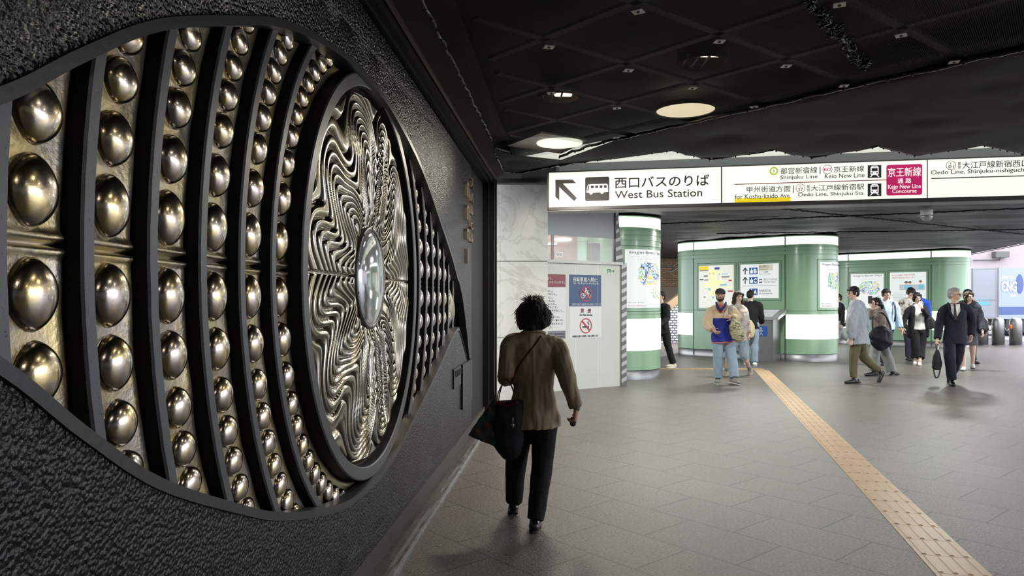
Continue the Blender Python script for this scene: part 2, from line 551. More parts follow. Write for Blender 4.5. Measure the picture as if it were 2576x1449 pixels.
def text_uz(sf, body, u0, z0, u1, z1, m, parent, name='lettering', off=.004, thick=.003, bold=0.0, keep=False):
    """built-in type set to fill the box exactly, extruded by thick"""
    c = bpy.data.curves.new('t', 'FONT')
    c.body = body
    c.extrude = .5
    c.offset = bold
    c.resolution_u = 3
    c.align_x = 'CENTER'
    c.space_line = .95
    o = bpy.data.objects.new('t', c)
    COL.objects.link(o)
    dg = bpy.context.evaluated_depsgraph_get()
    me = bpy.data.meshes.new_from_object(o.evaluated_get(dg))
    bpy.data.objects.remove(o)
    bpy.data.curves.remove(c)
    if not len(me.vertices):
        return None
    xs = [v.co.x for v in me.vertices]; ys = [v.co.y for v in me.vertices]
    x0, x1, y0, y1 = min(xs), max(xs), min(ys), max(ys)
    for v in me.vertices:
        a = (v.co.x - x0) / (x1 - x0); b = (v.co.y - y0) / max(y1 - y0, 1e-6)
        v.co = sf.M(u0 + (u1 - u0) * a, z0 + (z1 - z0) * b, off + (v.co.z + .5) * thick)
    me.name = name
    me.materials.clear()
    return link(name, me, m, parent)

def text(sf, body, pa, pb, m, parent, **kw):
    return text_uz(sf, body, sf.u(pa[0]), sf.z(pa[0], pb[1]), sf.u(pb[0]), sf.z(*pa), m, parent, **kw)
# ------------------------------------------------------------------ the wall frame: s along the wall, d proud of it, z up
WK = 142.0 / FPX
WT = Vector((WK, 1)).normalized()
WN = Vector((WT.y, -WT.x))
W0 = Vector((-1.075, 0))
def W(s, d, z):
    p = W0 + WT * s + WN * d
    return (p.x, p.y, z)
def wall_surf(d):
    return Surf(lambda u, z, off: W(u, d + off, z), .6, 14)
WS = wall_surf(0)

def inside(p, poly):
    x, y = p
    r = False
    n = len(poly)
    for i in range(n):
        (x1, y1), (x2, y2) = poly[i], poly[(i + 1) % n]
        if (y1 > y) != (y2 > y) and x < (x2 - x1) * (y - y1) / (y2 - y1) + x1:
            r = not r
    return r

def dist_poly(p, poly):
    best = 1e9
    px, py = p
    n = len(poly)
    for i in range(n):
        (x1, y1), (x2, y2) = poly[i], poly[(i + 1) % n]
        dx, dy = x2 - x1, y2 - y1
        t = max(0, min(1, ((px - x1) * dx + (py - y1) * dy) / max(dx * dx + dy * dy, 1e-12)))
        best = min(best, math.hypot(px - x1 - dx * t, py - y1 - dy * t))
    return best

def sheet(outer, holes, step, fn, thick_fn=None):
    """triangulated sheet with holes and inner points; fn(u, v) -> point"""
    pts, edges = [], []
    for loop in [outer] + holes:
        o = len(pts)
        pts += [Vector(p) for p in loop]
        edges += [(o + i, o + (i + 1) % len(loop)) for i in range(len(loop))]
    xs = [p[0] for p in outer]; ys = [p[1] for p in outer]
    nx = int((max(xs) - min(xs)) / step); ny = int((max(ys) - min(ys)) / step)
    for i in range(1, nx):
        for j in range(1, ny):
            p = (min(xs) + (i + .5 * (j % 2)) * step, min(ys) + j * step)
            if inside(p, outer) and not any(inside(p, h) for h in holes) and min(dist_poly(p, l) for l in [outer] + holes) > step * .45:
                pts.append(Vector(p))
    r = delaunay_2d_cdt(pts, edges, [], 0, 1e-5)
    vs, fs = r[0], r[2]
    mb = MB()
    keep = []
    for f in fs:
        c = (sum(vs[i][0] for i in f) / len(f), sum(vs[i][1] for i in f) / len(f))
        if inside(c, outer) and not any(inside(c, h) for h in holes):
            keep.append(tuple(f))
    mb.add([fn(v[0], v[1]) for v in vs], keep)
    return mb

def spline(pts, n=6):
    out = []
    for i in range(len(pts) - 1):
        p0, p1, p2, p3 = pts[max(i - 1, 0)], pts[i], pts[i + 1], pts[min(i + 2, len(pts) - 1)]
        for k in range(n):
            t = k / n
            out.append(tuple(.5 * ((2 * p1[j]) + (-p0[j] + p2[j]) * t + (2 * p0[j] - 5 * p1[j] + 4 * p2[j] - p3[j]) * t * t + (-p0[j] + 3 * p1[j] - 3 * p2[j] + p3[j]) * t ** 3) for j in (0, 1)))
    out.append(tuple(pts[-1]))
    return out

def smooth01(a, b, x):
    t = max(0, min(1, (x - a) / (b - a)))
    return t * t * (3 - 2 * t)

# ------------------------------------------------------------------ floor
mb = MB()
mb.add([(-3, -7, 0), (11, -7, 0), (19.5, 29, 0), (-3, 29, 0)], [(0, 1, 2, 3)])
struct(mb.build('floor', M['floor'], fix=False))
mb = MB()
mb.add([(11, -7, -.004), (60, -7, -.004), (60, 60, -.004), (19.0, 60, -.004), (-3, 60, -.004), (-3, 28.9, -.004), (19.4, 28.9, -.004)], [(0, 1, 2, 3, 4, 5, 6)])
struct(mb.build('ground_outside', M['outground'], fix=False))

# ------------------------------------------------------------------ left wall with the almond opening
UP = [(.86, 1.66), (1.08, 1.79), (1.36, 1.94), (1.58, 2.09), (1.88, 2.27), (2.34, 2.46), (2.66, 2.575), (3.08, 2.67), (3.66, 2.735), (4.22, 2.72), (4.7, 2.645), (5.11, 2.55), (5.5, 2.42), (5.88, 2.26), (6.47, 2.01), (6.81, 1.84), (7.19, 1.60)]
LOW = [(7.0, 1.235), (6.69, 1.18), (5.88, .93), (5.11, .72), (4.51, .57), (4.04, .51), (3.53, .52), (3.08, .60), (2.66, .71), (2.34, .83), (1.88, 1.03), (1.58, 1.22), (1.36, 1.38), (1.08, 1.54), (.86, 1.66)]
WEDGE = [(7.3, 1.50), (7.45, 1.33), (7.62, 1.10), (7.86, .74), (7.5, .98), (7.12, 1.21)]
EYE = spline(UP, 6) + WEDGE + spline(LOW, 6)[:-1]
ALMOND = spline(UP, 6) + [(7.26, 1.5), (7.24, 1.33), (7.12, 1.23)] + spline(LOW, 6)[:-1]
PANEL = [(-1.6, .157), (7.95, .157), (7.95, 2.93), (7.93, 2.975), (7.88, 3.0), (-1.6, 3.0)]
CY, CZ = 4.07, 1.655           # iris centre on the wall
def panel_pt(s, z):
    d = 0.0
    if z > 1.66 and s < 3.6:
        q = dist_poly((s, z), ALMOND)
        d += .10 * smooth01(.05, .24, q) * smooth01(3.4, 2.0, s)
    d += .004 * noise.noise((s * 3, z * 3, 1))
    return W(s, d, z)
mb = sheet(PANEL, [EYE], .085, panel_pt)
wl = mb.build('wall_left', M['stucco'], smooth=True, fix=False)
bm = bmesh.new(); bm.from_mesh(wl.data)
bmesh.ops.recalc_face_normals(bm, faces=bm.faces)
if sum((f.normal.x for f in bm.faces)) < 0:
    bmesh.ops.reverse_faces(bm, faces=bm.faces)
bm.to_mesh(wl.data); bm.free()
struct(wl)
# black backing, head and jamb of the recess the panel sits in
mb = MB()
mb.box(-1.6, -.20, .0, 9.6, -.16, 3.25, W)
mb.box(-1.6, -.16, .0, 7.94, -.02, .157, W)
mb.box(7.955, -.16, .0, 9.3, -.02, 3.13, W)
mb.box(-1.6, -.16, 3.003, 9.3, -.02, 3.25, W)
struct(mb.build('wall_left_recess', M['black']))
mb = MB()
mb.box(9.3, -.16, 0, 9.42, .115, 3.10, W)
mb.box(9.42, -.16, 0, 9.5, .13, 3.12, W)
mb.box(9.2, -.1, 0, 9.3, .05, 3.08, W)
struct(mb.build('trim_1', M['black']))
mb = MB()
mb.box(-1.6, -.02, 3.035, 9.3, .05, 3.06, W)
mb.box(-1.6, -.02, 3.06, 9.4, .095, 3.135, W)
struct(mb.build('trim_2', M['black']))
mb = MB()
mb.box(-1.6, .105, 3.112, 9.5, .128, 3.135, W)
rail = mb.build('trim_3', M['copper'])
struct(rail)
# skirting, stone ledge and worn lip along the wall foot
mb = MB()
mb.box(-1.6, -.02, .03, 9.25, .004, .162, W)
struct(mb.build('baseboard_left', M['curb']))
mb = MB()
def ledge_pt(u, v):
    s = -1.6 + 10.8 * u
    k = noise.noise((s * 2.1, v * 3, 4)) * .006 + noise.noise((s * 9, v * 5, 2)) * .004
    prof = [(.004, .046), (.04, .045), (.075, .043), (.095, .036), (.108, .031), (.122, .022), (.125, .0)]
    d, z = prof[round(v * 6)]
    if d > .07:
        d += k * 1.2
    return W(s, d, max(0, z + (k if 0 < d < .12 else 0)))
mb.grid(260, 6, ledge_pt)
struct(mb.build('trim_4', M['curb'], smooth=False))
mb = MB()
mb.grid(300, 3, lambda u, v: W(-1.6 + 10.8 * u, [.112, .121, .129, .131][round(v * 3)] + .004 * noise.noise((u * 160, v, 3)), max(-.001, [.033, .030, .020, .0][round(v * 3)] + .004 * noise.noise((u * 210, v * 2, 7)))))
struct(mb.build('trim_5', M['curblip'], smooth=False))

# ------------------------------------------------------------------ marble end wall, other walls, ceiling
mb = MB()
mb.box(-.265, 10.0, 0, .50, 10.35, 3.14)
mb.box(-2.0, 10.35, 0, .40, 10.5, 3.2)
struct(mb.build('wall_far', M['marble']))
mb = MB()
for z in (1.0, 2.07):
    mb.box(-.265, 9.998, z, .501, 10.0, z + .008)
struct(mb.build('trim_6', M['curb']))
mb = MB(); mb.box(-3, -7.2, 0, 11, -7, 3.3)  # unseen wall added to keep skylight off the woman's back
struct(mb.build('wall_back_light_block', M['greypanel']))
mb = MB(); mb.box(9.6, -7, 0, 9.8, 1.2, 3.3)  # unseen wall added to block daylight from the near right
struct(mb.build('wall_right_light_block', M['greypanel']))
mb = MB(); mb.box(-3, 29, 0, 15, 29.2, 3.4)
struct(mb.build('wall_end', M['brick']))
CE = [(-3, -7.2), (10.2, -7.2), (10.2, .5), (7.6, 2.0), (15.2, 21.2), (17.2, 27.2), (17.2, 29.2), (-3, 29.2)]
mb = MB()
mb.prism(CE, lambda u, v, h: (u, v, h), 3.24, 3.5)
struct(mb.build('ceiling', M['ceil']))
mb = MB()
mb.box(-1.6, .13, 3.135, 9.5, .46, 3.15, W)
struct(mb.build('ceiling_soffit', M['soffit']))

# diagonal bars above the net
E1, E2, O0 = Vector((.565, .44)), Vector((-.465, .53)), Vector((1.22, 4.22))
mb = MB()
for k in range(-9, 10):
    for e, f in ((E1, E2), (E2, E1)):
        a, b = O0 + f * k - e * 10, O0 + f * k + e * 10
        # clip to the netted bay
        pts = [a + (b - a) * (i / 200) for i in range(201)]
        pts = [p for p in pts if -.5 + p.y * .07 < p.x < 6 and -1 < p.y < 7.0]
        if len(pts) > 3:
            n = (b - a).normalized(); n = Vector((-n.y, n.x)) * .028
            a, b = pts[0], pts[-1]
            mb.add([(*(a - n), 3.10), (*(b - n), 3.10), (*(b + n), 3.10), (*(a + n), 3.10), (*(a - n), 3.12), (*(b - n), 3.12), (*(b + n), 3.12), (*(a + n), 3.12)],
                   [(0, 1, 2, 3), (7, 6, 5, 4), (0, 4, 5, 1), (1, 5, 6, 2), (2, 6, 7, 3), (3, 7, 4, 0)])
struct(mb.build('ceiling_bars', M['bar']))

# nets
NA = [(-.96, -3), (-.56, 2.3), (-.46, 3.65), (-.33, 5.2), (-.21, 6.64), (-.19, 6.9), (.27, 6.64), (.74, 6.97), (.98, 6.73), (1.91, 5.66), (2.84, 4.59), (5.5, 1.6), (7.2, -.4), (9, -2.4), (9, -3)]
NB = [(.98, 6.73), (.78, 6.98), (.52, 7.58), (-.03, 7.22), (-.18, 7.0), (-.15, 7.6), (-.10, 8.3), (.05, 8.42), (.5, 7.95), (1.12, 7.46), (1.59, 7.12), (2.1, 7.61), (2.59, 7.1), (3.14, 7.5), (3.55, 6.94), (4.15, 7.38), (4.56, 6.9), (5.2, 7.3), (5.7, 6.75), (6.3, 7.2), (6.9, 6.6), (8.6, 6.4), (7.4, 2.2), (7.2, -.4), (5.5, 1.6), (2.84, 4.59), (1.91, 5.66)]
def net_z(x, y, base, amp):
    p = Vector((x, y)) - O0
    det = E1.x * E2.y - E1.y * E2.x
    a = (p.x * E2.y - p.y * E2.x) / det; b = (E1.x * p.y - E1.y * p.x) / det
    fa, fb = a - round(a), b - round(b)
    return base - amp * (1 - math.exp(-22 * (fa * fa + fb * fb))) + .5 * amp * noise.noise((x * 2.3, y * 2.3, base))
def edge_cord(pts, z, parent, closed=False, name='edge_cord', cm=None):
    m2 = MB()
    line = []
    for i in range(len(pts) - 1):
        a, b = Vector(pts[i]), Vector(pts[i + 1])
        n = max(1, int((b - a).length / .05))
        line += [a + (b - a) * (k / n) for k in range(n)]
    m2.tube([(p.x + .012 * noise.noise((p.x * 9, p.y * 9, 1)), p.y + .012 * noise.noise((p.x * 9, p.y * 9, 5)), z + .012 * noise.noise((p.x * 8, p.y * 8, 9))) for p in line], .013, 6)
    for i, p in enumerate(line):
        if i % 3 == 0:
            m2.ell((p.x, p.y, z - .014), (.009, .009, .007), nu=6, nv=4)
    return m2.build(name, cm or mat_cord, parent, True)
mat_cord = mat('shiny_black_cord', (.02, .02, .022), .25)
na = sheet(NA, [], .12, lambda x, y: (x, y, net_z(x, y, 3.075, .025))).build('ceiling_net', M['net'], smooth=True, fix=False)
tag(na, 'black open-mesh net stretched under the near ceiling beside the eye wall', 'net')
edge_cord(NA[:6], 3.07, na)
m2 = MB()
for i in range(70):
    t = i / 69
    x = 1.50 + .78 * t; y = 3.62 + 1.0 * t
    for k in range(2):
        q = Vector((x + random.uniform(-.03, .03), y + random.uniform(-.03, .03), 3.035 + random.uniform(-.012, .01)))
        m2.tube([q + Vector((random.uniform(-.03, .03), random.uniform(-.03, .03), random.uniform(0, .03))), q, q + Vector((random.uniform(-.03, .03), random.uniform(-.03, .03), random.uniform(-.012, .02)))], .006, 5)
fr = m2.build('frayed_seam', mat_cord, na, True)
fr['kind'] = 'stuff'
nb = sheet(NB, [], .10, lambda x, y: (x, y, net_z(x, y, 3.05, .02) - .03 * smooth01(.7, 0, abs(y - 7.2)))).build('ceiling_net', M['netcloth'], smooth=True, fix=False)
tag(nb, 'dense black net cloth with zigzag far edge in front of the overhead sign', 'net')
edge_cord(NB[3:20], 3.025, nb)
edge_cord([(.5, 7.55), (.78, 6.98), (.98, 6.73), (1.91, 5.66), (2.84, 4.59), (5.5, 1.6)], 3.045, nb, name='seam_cord')
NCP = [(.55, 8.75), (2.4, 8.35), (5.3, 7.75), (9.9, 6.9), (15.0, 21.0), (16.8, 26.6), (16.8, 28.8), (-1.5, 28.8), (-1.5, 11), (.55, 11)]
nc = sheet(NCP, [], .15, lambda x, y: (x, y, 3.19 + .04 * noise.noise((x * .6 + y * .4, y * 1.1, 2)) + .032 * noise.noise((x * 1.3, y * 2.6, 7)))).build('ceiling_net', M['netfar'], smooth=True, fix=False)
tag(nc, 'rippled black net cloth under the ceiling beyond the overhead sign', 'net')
for a, b in (((3.1, 11.6), (12.6, 17.6)), ((2.4, 15.5), (9.6, 12.4)), ((5.0, 17.4), (13.2, 16.2))):
    edge_cord([a, b], 3.15, nc, name='seam_cord', cm=M['netcloth'])
edge_cord([(11.5, 11.3), (15.0, 21.0), (16.8, 26.6)], 3.17, nc)

# white clips on the net
CL = [(1605, 28), (1381, 117), (1810, 103), (1581, 176), (1978, 165), (1387, 233), (2123, 215), (1552, 271), (1742, 221), (1897, 268), (1550, 346), (2267, 88), (2112, 11), (2400, 155)]
clip_me = None
where = {(1605, 28): 'topmost, at the top edge of the photo', (2112, 11): 'at the top beside the frayed seam', (1381, 117): 'in the front row nearest the eye wall', (1387, 233): 'just in front of the wall-side broken lamp',
         (1742, 221): 'between broken lamp and round lamp', (1550, 346): 'at the left end of the cloth seam', (2400, 155): 'at the right end of the cloth seam', (2123, 215): 'on the cloth seam, second from right',
         (1897, 268): 'on the cloth seam beside the round lamp', (1552, 271): 'left of the round lamp', (2267, 88): 'right of the frayed seam', (1581, 176): 'left of the broken lamp', (1978, 165): 'right of the broken lamp', (1810, 103): 'one diamond before the broken lamp'}
for c in CL:
    Y = (3.045 - CAM_H) * FPX / (HOR - c[1]); X = (c[0] - CX) / FPX * Y
    mb = MB()
    r = .042
    a = math.atan2(E1.y, E1.x) + random.uniform(-.5, .5)
    ca, sa = math.cos(a) * r, math.sin(a) * r
    q = [(X + ca, Y + sa), (X - sa, Y + ca), (X - ca, Y - sa), (X + sa, Y - ca)]
    mb.prism(q, lambda u, v, h: (u, v, h), 3.040, 3.044)
    o = mb.build('net_clip', M['clip'])
    tag(o, 'white clip plate on the ceiling net, ' + where[c], 'clip', 'white clips on the ceiling net')
    mb = MB(); mb.lathe([(.007, 3.0335), (.009, 3.036), (.009, 3.040)], (X, Y, 0), 10)
    mb.build('screw', M['ink'], o)
# ------------------------------------------------------------------ the eye
eye = empty('eye_sculpture', W(CY, 0, .5), 'giant eye relief in the black wall, gold domed arcs around a silvery iris', 'sculpture')
eye['kind'] = 'thing'
# rim: the reveal of the almond opening
mb = MB()
n = len(EYE)
cen = (4.07, 1.66)
ring = []
for i, (s, z) in enumerate(EYE):
    (s0, z0), (s1, z1) = EYE[i - 1], EYE[(i + 1) % n]
    t = Vector((s1 - s0, z1 - z0)).normalized()
    nn = Vector((-t.y, t.x))           # points inward for this winding (clockwise): flip below if needed
    if nn.dot(Vector((cen[0] - s, cen[1] - z))) < 0 and not (7.25 < s):
        nn = -nn
    ring.append((s, z, nn))
vs = []
for s, z, nn in ring:
    kk = .12 if s > 7.02 else 1.0
    for ds, d in ((.0, -.004), (.002, .007), (.033, .007), (.036, -.066)):
        vs.append(W(s + nn.x * ds * kk, d, z + nn.y * ds * kk))
fs = []
for i in range(n):
    j = (i + 1) % n
    for k in range(3):
        k2 = k + 1
        fs.append((4 * i + k, 4 * j + k, 4 * j + k2, 4 * i + k2))
mb.add(vs, fs)
mb.build('rim', M['rim'], eye)

# which part of a ring lies within the opening
GROW = []
for s, z, nn in ring:
    GROW.append((s - nn.x * .05, z - nn.y * .05))
AL = ALMOND
def in_eye(s, z, grow=0.0):
    return inside((s, z), AL) or (grow and dist_poly((s, z), AL) < grow)
def arcs(r, grow):
    NS = 720
    ok = [in_eye(CY + r * math.cos(2 * PI * k / NS), CZ + r * math.sin(2 * PI * k / NS), grow) for k in range(NS)]
    if all(ok):
        return [(0, 2 * PI)]
    out = []
    start = next(k for k in range(NS) if not ok[k])
    k = start
    cur = None
    for q in range(NS + 1):
        k = (start + q) % NS
        if ok[k] and cur is None:
            cur = start + q
        if not ok[k] and cur is not None:
            if start + q - cur > 2:
                out.append((2 * PI * cur / NS, 2 * PI * (start + q - 1) / NS))
            cur = None
    return out
def fin(name, ri, ro, d0, d1, grow=.06):
    for a0, a1 in arcs((ri + ro) / 2, grow):
        mb = MB()
        full = a1 - a0 > 6.28
        NN = max(8, int((a1 - a0) * (ri + ro) / 2 / .03))
        prof = [(ri, d0), (ri, d1 - .006), (ri + .006, d1), (ro - .006, d1), (ro, d1 - .006), (ro, d0)]
        vs = []
        for k in range(NN + (0 if full else 1)):
            a = a0 + (a1 - a0) * k / NN
            j = .0016 * noise.noise((a * 60, ro * 9, 0))
            for q, (r, d) in enumerate(prof):
                rr = r + (j if 0 < q < 5 else 0)
                vs.append(W(CY + rr * math.cos(a), d, CZ + rr * math.sin(a)))
        m = len(prof)
        tot = len(vs) // m
        fs, mi = [], []
        for k in range(NN):
            k2 = (k + 1) % tot
            for q in range(m - 1):
                fs.append((k * m + q, k * m + q + 1, k2 * m + q + 1, k2 * m + q))
                mi.append(0 if q in (1, 2, 3) else 1)  # black flanks: the shade on the fin sides is put into the colour
        o = len(mb.v)
        mb.v += vs; mb.f += [tuple(i + o for i in f) for f in fs]; mb.m += mi
        mb.build(name, [M['fin_front'], M['black']], eye)
OUT = [1.37, 1.632, 1.895, 2.16, 2.422, 2.685, 2.945]
fin('iris_ring', 1.045, 1.115, -.12, -.020, .2)
for ro in OUT:
    fin('arc_fin', ro - .047, ro, -.12, -.043)
# gold bands and their domes
dome_me = None
mb = MB()
NU, NV = 28, 9
vs = [(0, 0, 1)]
for j in range(1, NV + 1):
    th = PI / 2 * j / NV
    for i in range(NU):
        a = 2 * PI * i / NU
        xt = math.sin(th) ** .92 * math.cos(a)
        vs.append((xt, math.sin(th) ** .92 * math.sin(a) * (1.03 - .24 * xt * xt), math.cos(th)))
for i in range(NU):
    a = 2 * PI * i / NU
    vs.append((1.03 * math.cos(a), 1.04 * math.sin(a) * (1.03 - .24 * math.cos(a) ** 2), -.02))
fs = [(0, 1 + i, 1 + (i + 1) % NU) for i in range(NU)]
for j in range(NV):
    fs += [(1 + j * NU + i, 1 + (j + 1) * NU + i, 1 + (j + 1) * NU + (i + 1) % NU, 1 + j * NU + (i + 1) % NU) for i in range(NU)]
mb.add(vs, fs)
dome_me = mb.mesh('glass_dome')
dome_me.materials.append(M['dome'])
dome_me.polygons.foreach_set('use_smooth', [True] * len(dome_me.polygons))
WNX = Vector((WN.x, WN.y, 0)); WTX = Vector((WT.x, WT.y, 0)); ZU = Vector((0, 0, 1))
def dome_matrix(s, z, ang, rt, rr, h, d):
    """tangent half-length rt, radial half-width rr, height h"""
    tr = WTX * math.cos(ang) + ZU * math.sin(ang)
    tt = -WTX * math.sin(ang) + ZU * math.cos(ang)
    p = Vector(W(s, d, z))
    m = Matrix(((tt.x * rt, tr.x * rr, WNX.x * h, p.x), (tt.y * rt, tr.y * rr, WNX.y * h, p.y), (tt.z * rt, tr.z * rr, WNX.z * h, p.z), (0, 0, 0, 1)))
    return m
edges_in = [1.115] + OUT
edges_out = [o - .047 for o in OUT] + [3.20]
dome_list = []
EGG_T = [.112, .287, .446, .580, .700, .815] + [.815 + .110 * k for k in range(1, 20)]
EGG_R = [.084, .075, .065, .059, .055, .052] + [.051] * 19
DB = -.088
for b in range(len(edges_in)):
    ri, ro = edges_in[b], edges_out[b]
    pieces = []
    for a0, a1 in arcs((ri + ro) / 2, .12):
        mb = MB()
        NN = max(8, int((a1 - a0) * ri / .008))
        prof = [(ri, -.115), (ri + .004, DB - .004), (ri + .02, DB + .004), (ri + .035, DB), ((ri + ro) / 2, DB), (ro - .035, DB), (ro - .02, DB + .004), (ro - .004, DB - .004), (ro, -.115)]
        def pt(u, v):
            a = a0 + (a1 - a0) * u
            r, d = prof[round(v * 8)]
            z = CZ + r * math.sin(a); s = CY + r * math.cos(a)
            d += .006 * noise.noise((s * 6, z * 6, b))
            q = abs(z - CZ)
            if q < .0045:
                d -= .030
            elif q < .028:
                d += .009 * math.sin(PI * (q - .0045) / .0235)
            return W(s, d, z)
        mb.grid(NN, 8, pt)
        pieces.append(((a0 + a1) / 2, a0, a1, mb.build('gold_band', M['gold'], eye, True)))
    rm = (ri + ro) / 2
    for side in (-1, 1):
        for up in (1, -1):
            for t, rt in zip(EGG_T, EGG_R):
                a = t / rm
                ang = (PI - up * a) if side < 0 else up * a
                if a > PI / 2 or (b == 7 and side > 0):
                    break
                s, z = CY + rm * math.cos(ang), CZ + rm * math.sin(ang)
                bo = next((q[3] for q in pieces if any(q[1] - .02 <= ang + e <= q[2] + .02 for e in (0, 2 * PI, -2 * PI))), None)
                if bo and in_eye(s, z, .05):
                    dome_list.append((side, b, bo, s, z, ang, rt))
vis = sorted(dome_list, key=lambda q: q[3])
rest = MB()
for k, (side, b, bo, s, z, ang, rt) in enumerate(vis):
    m = dome_matrix(s, z, ang + random.uniform(-.03, .03), rt, .069 * random.uniform(.97, 1.03) * min(1, .5 + .5 * rt / .078), .043 * min(1, rt / .07), DB - .002)
    if k < 100:
        o = bpy.data.objects.new('glass_dome', dome_me)
        COL.objects.link(o)
        o.parent = bo
        o.matrix_world = m
        o.matrix_basis = m
    else:
        rest.add([m @ v.co for v in dome_me.vertices], [tuple(p.vertices) for p in dome_me.polygons])
ro_ = rest.build('glass_domes_beyond_iris', M['dome'], eye, True)
ro_['kind'] = 'stuff'
# corner lens at the far tip
mb = MB()
mb.add([], [])
for j in range(9):
    pass
mb.grid(14, 20, lambda u, v: W(6.78 + .42 * u, -.085 + .05 * math.sin(PI * u) * math.sin(PI * v), 1.24 + (.10 + .42 * (1 - .55 * u)) * v))
mb.build('corner_lens', M['gold'], eye, True)

# iris: a labyrinth of rounded metal ridges round the pupil
def ridge(x, y):
    r = math.hypot(x, y)
    ay = abs(y)                                                 # upper and lower halves mirror each other
    th = math.atan2(ay, x)
    o = 0 if y >= 0 else 5.5
    w1 = noise.noise((x * 1.9, ay * 1.9, 3.3)); w2 = noise.noise((x * 4.2, ay * 4.2, 9.1 + o)); w3 = noise.noise((x * 1.7 + 4, ay * 1.7, 6.6))
    v = math.sin(th)                                            # long tongues above and below, flat folds at the sides
    phi = 5.2 * th / PI + .30 * math.sin(4 * th) / PI + .42 * w3 * smooth01(.3, .7, r) + .02 * w2
    tri = abs(phi % 1 * 2 - 1)
    tri = tri * tri * (3 - 2 * tri)
    amp = (.14 + .36 * v ** 1.5) * smooth01(.25, .42, r) * (1 - .72 * smooth01(.70, 1.03, r))
    f = r - amp * (tri - .5) + .085 * w1 + .016 * w2
    ph = f / .072
    c = abs(math.cos(PI * ph))
    h = (1 - (1 - c) ** 2.2)
    edge = smooth01(1.035, 1.0, r)
    h = h * (.042 + .010 * w1) * edge + .022 * smooth01(.27, .38, r) * smooth01(1.03, .55, r)
    q = abs(y)
    if q < .007:
        h *= .25 + .75 * q / .007
    return h
NR, NT = 150, 640
mb = MB()
r0, r1 = .262, 1.05
def ipt(u, v):
    a = 2 * PI * u; r = r0 + (r1 - r0) * v
    x, y = r * math.cos(a), r * math.sin(a)
    return W(CY + x, -.095 + ridge(x, y), CZ + y)
vs = [ipt(i / NT, j / NR) for j in range(NR + 1) for i in range(NT)]
fs = [(j * NT + i, j * NT + (i + 1) % NT, (j + 1) * NT + (i + 1) % NT, (j + 1) * NT + i) for j in range(NR) for i in range(NT)]
mb.add(vs, fs)
iris = mb.build('iris_relief', M['relief'], eye, True)
mb = MB()
prof = [(.292, -.10), (.292, -.048), (.286, -.038), (.272, -.037), (.266, -.042), (.264, -.10)]
SEG = 72
vs = [W(CY + r * math.cos(2 * PI * k / SEG), d, CZ + r * math.sin(2 * PI * k / SEG)) for k in range(SEG) for r, d in prof]
m = len(prof)
mb.add(vs, [(k * m + q, k * m + q + 1, ((k + 1) % SEG) * m + q + 1, ((k + 1) % SEG) * m + q) for k in range(SEG) for q in range(m - 1)])
for k in range(10):
    a = 2 * PI * (k + .5) / 10
    mb.ell(W(CY + .280 * math.cos(a), -.038, CZ + .281 * math.sin(a)), (.006, .006, .006), nu=8, nv=6)
mb.build('pupil_ring', M['darksteel'], eye, True)
mb = MB()
vs = [W(CY, -.005, CZ)]
for j in range(1, 13):
    th = PI / 2 * j / 12
    for k in range(SEG):
        a = 2 * PI * k / SEG
        vs.append(W(CY + .268 * math.sin(th) * math.cos(a), -.05 + .045 * math.cos(th), CZ + .268 * math.sin(th) * math.sin(a)))
fs = [(0, 1 + k, 1 + (k + 1) % SEG) for k in range(SEG)]
for j in range(11):
    fs += [(1 + j * SEG + k, 1 + (j + 1) * SEG + k, 1 + (j + 1) * SEG + (k + 1) % SEG, 1 + j * SEG + (k + 1) % SEG) for k in range(SEG)]
mb.add(vs, fs)
mb.build('pupil_lens', M['lens'], eye, True)
# dark board behind the rings
# ------------------------------------------------------------------ things fixed on the wall
LW = wall_surf(.012)
lt = empty('wall_lettering', W(7.8, 0, 1.9), 'raised pale metal characters in two columns at the far end of the black wall', 'lettering')
mlet = mat('dull_bronze_letter', (.20, .165, .14), .5, .5)
def wtext(ch, s0, z0, s1, z1, par):
    return text_uz(wall_surf(0), ch, s0, z0, s1, z1, mlet, par, 'character', .0, .03, .0)
for k, ch in enumerate('スバルビル'):
    z1 = LW.z(1185, [450, 484, 519, 552, 588][k]); z0 = LW.z(1185, [474, 510, 542, 577, 611][k])
    wtext(ch, 7.72, z0, 7.9, z1, lt)
LW2 = wall_surf(0)
for k, (a, b) in enumerate([(464, 500), (521, 556), (579, 605), (628, 664)]):
    mb = MB(); z1, z0 = LW.z(1178, a), LW.z(1178, b)
    if k < 3:
        mb.box(7.42, 0, z0, 7.45, .03, z1, W); mb.box(7.53, 0, z0, 7.56, .03, z1, W)
        mb.box(7.42, 0, z1 - .03, 7.56, .03, z1, W)
    else:
        mb.box(7.47, 0, z0, 7.50, .03, z1, W)
    mb.build('character', mlet, lt)
mb = MB(); mb.box(WS.u(1160), .0, .43, 7.90, .018, .885, W)
tag(mb.build('wall_hatch', M['stucco']), 'black square hatch cover on the wall below the far corner of the eye', 'hatch')
pl = MB(); pl.box(WS.u(1139), .0, .70, WS.u(1157), .012, .885, W)
po = tag(pl.build('name_plaque', M['stucco']), 'small dark plaque with upright strokes beside the wall hatch', 'plaque')
mb = MB()
for k in range(5):
    s = WS.u(1143) + k * .085
    mb.box(s, .012, .80, s + .03, .016, .86, W)
mb.build('inscription', M['black'], po)
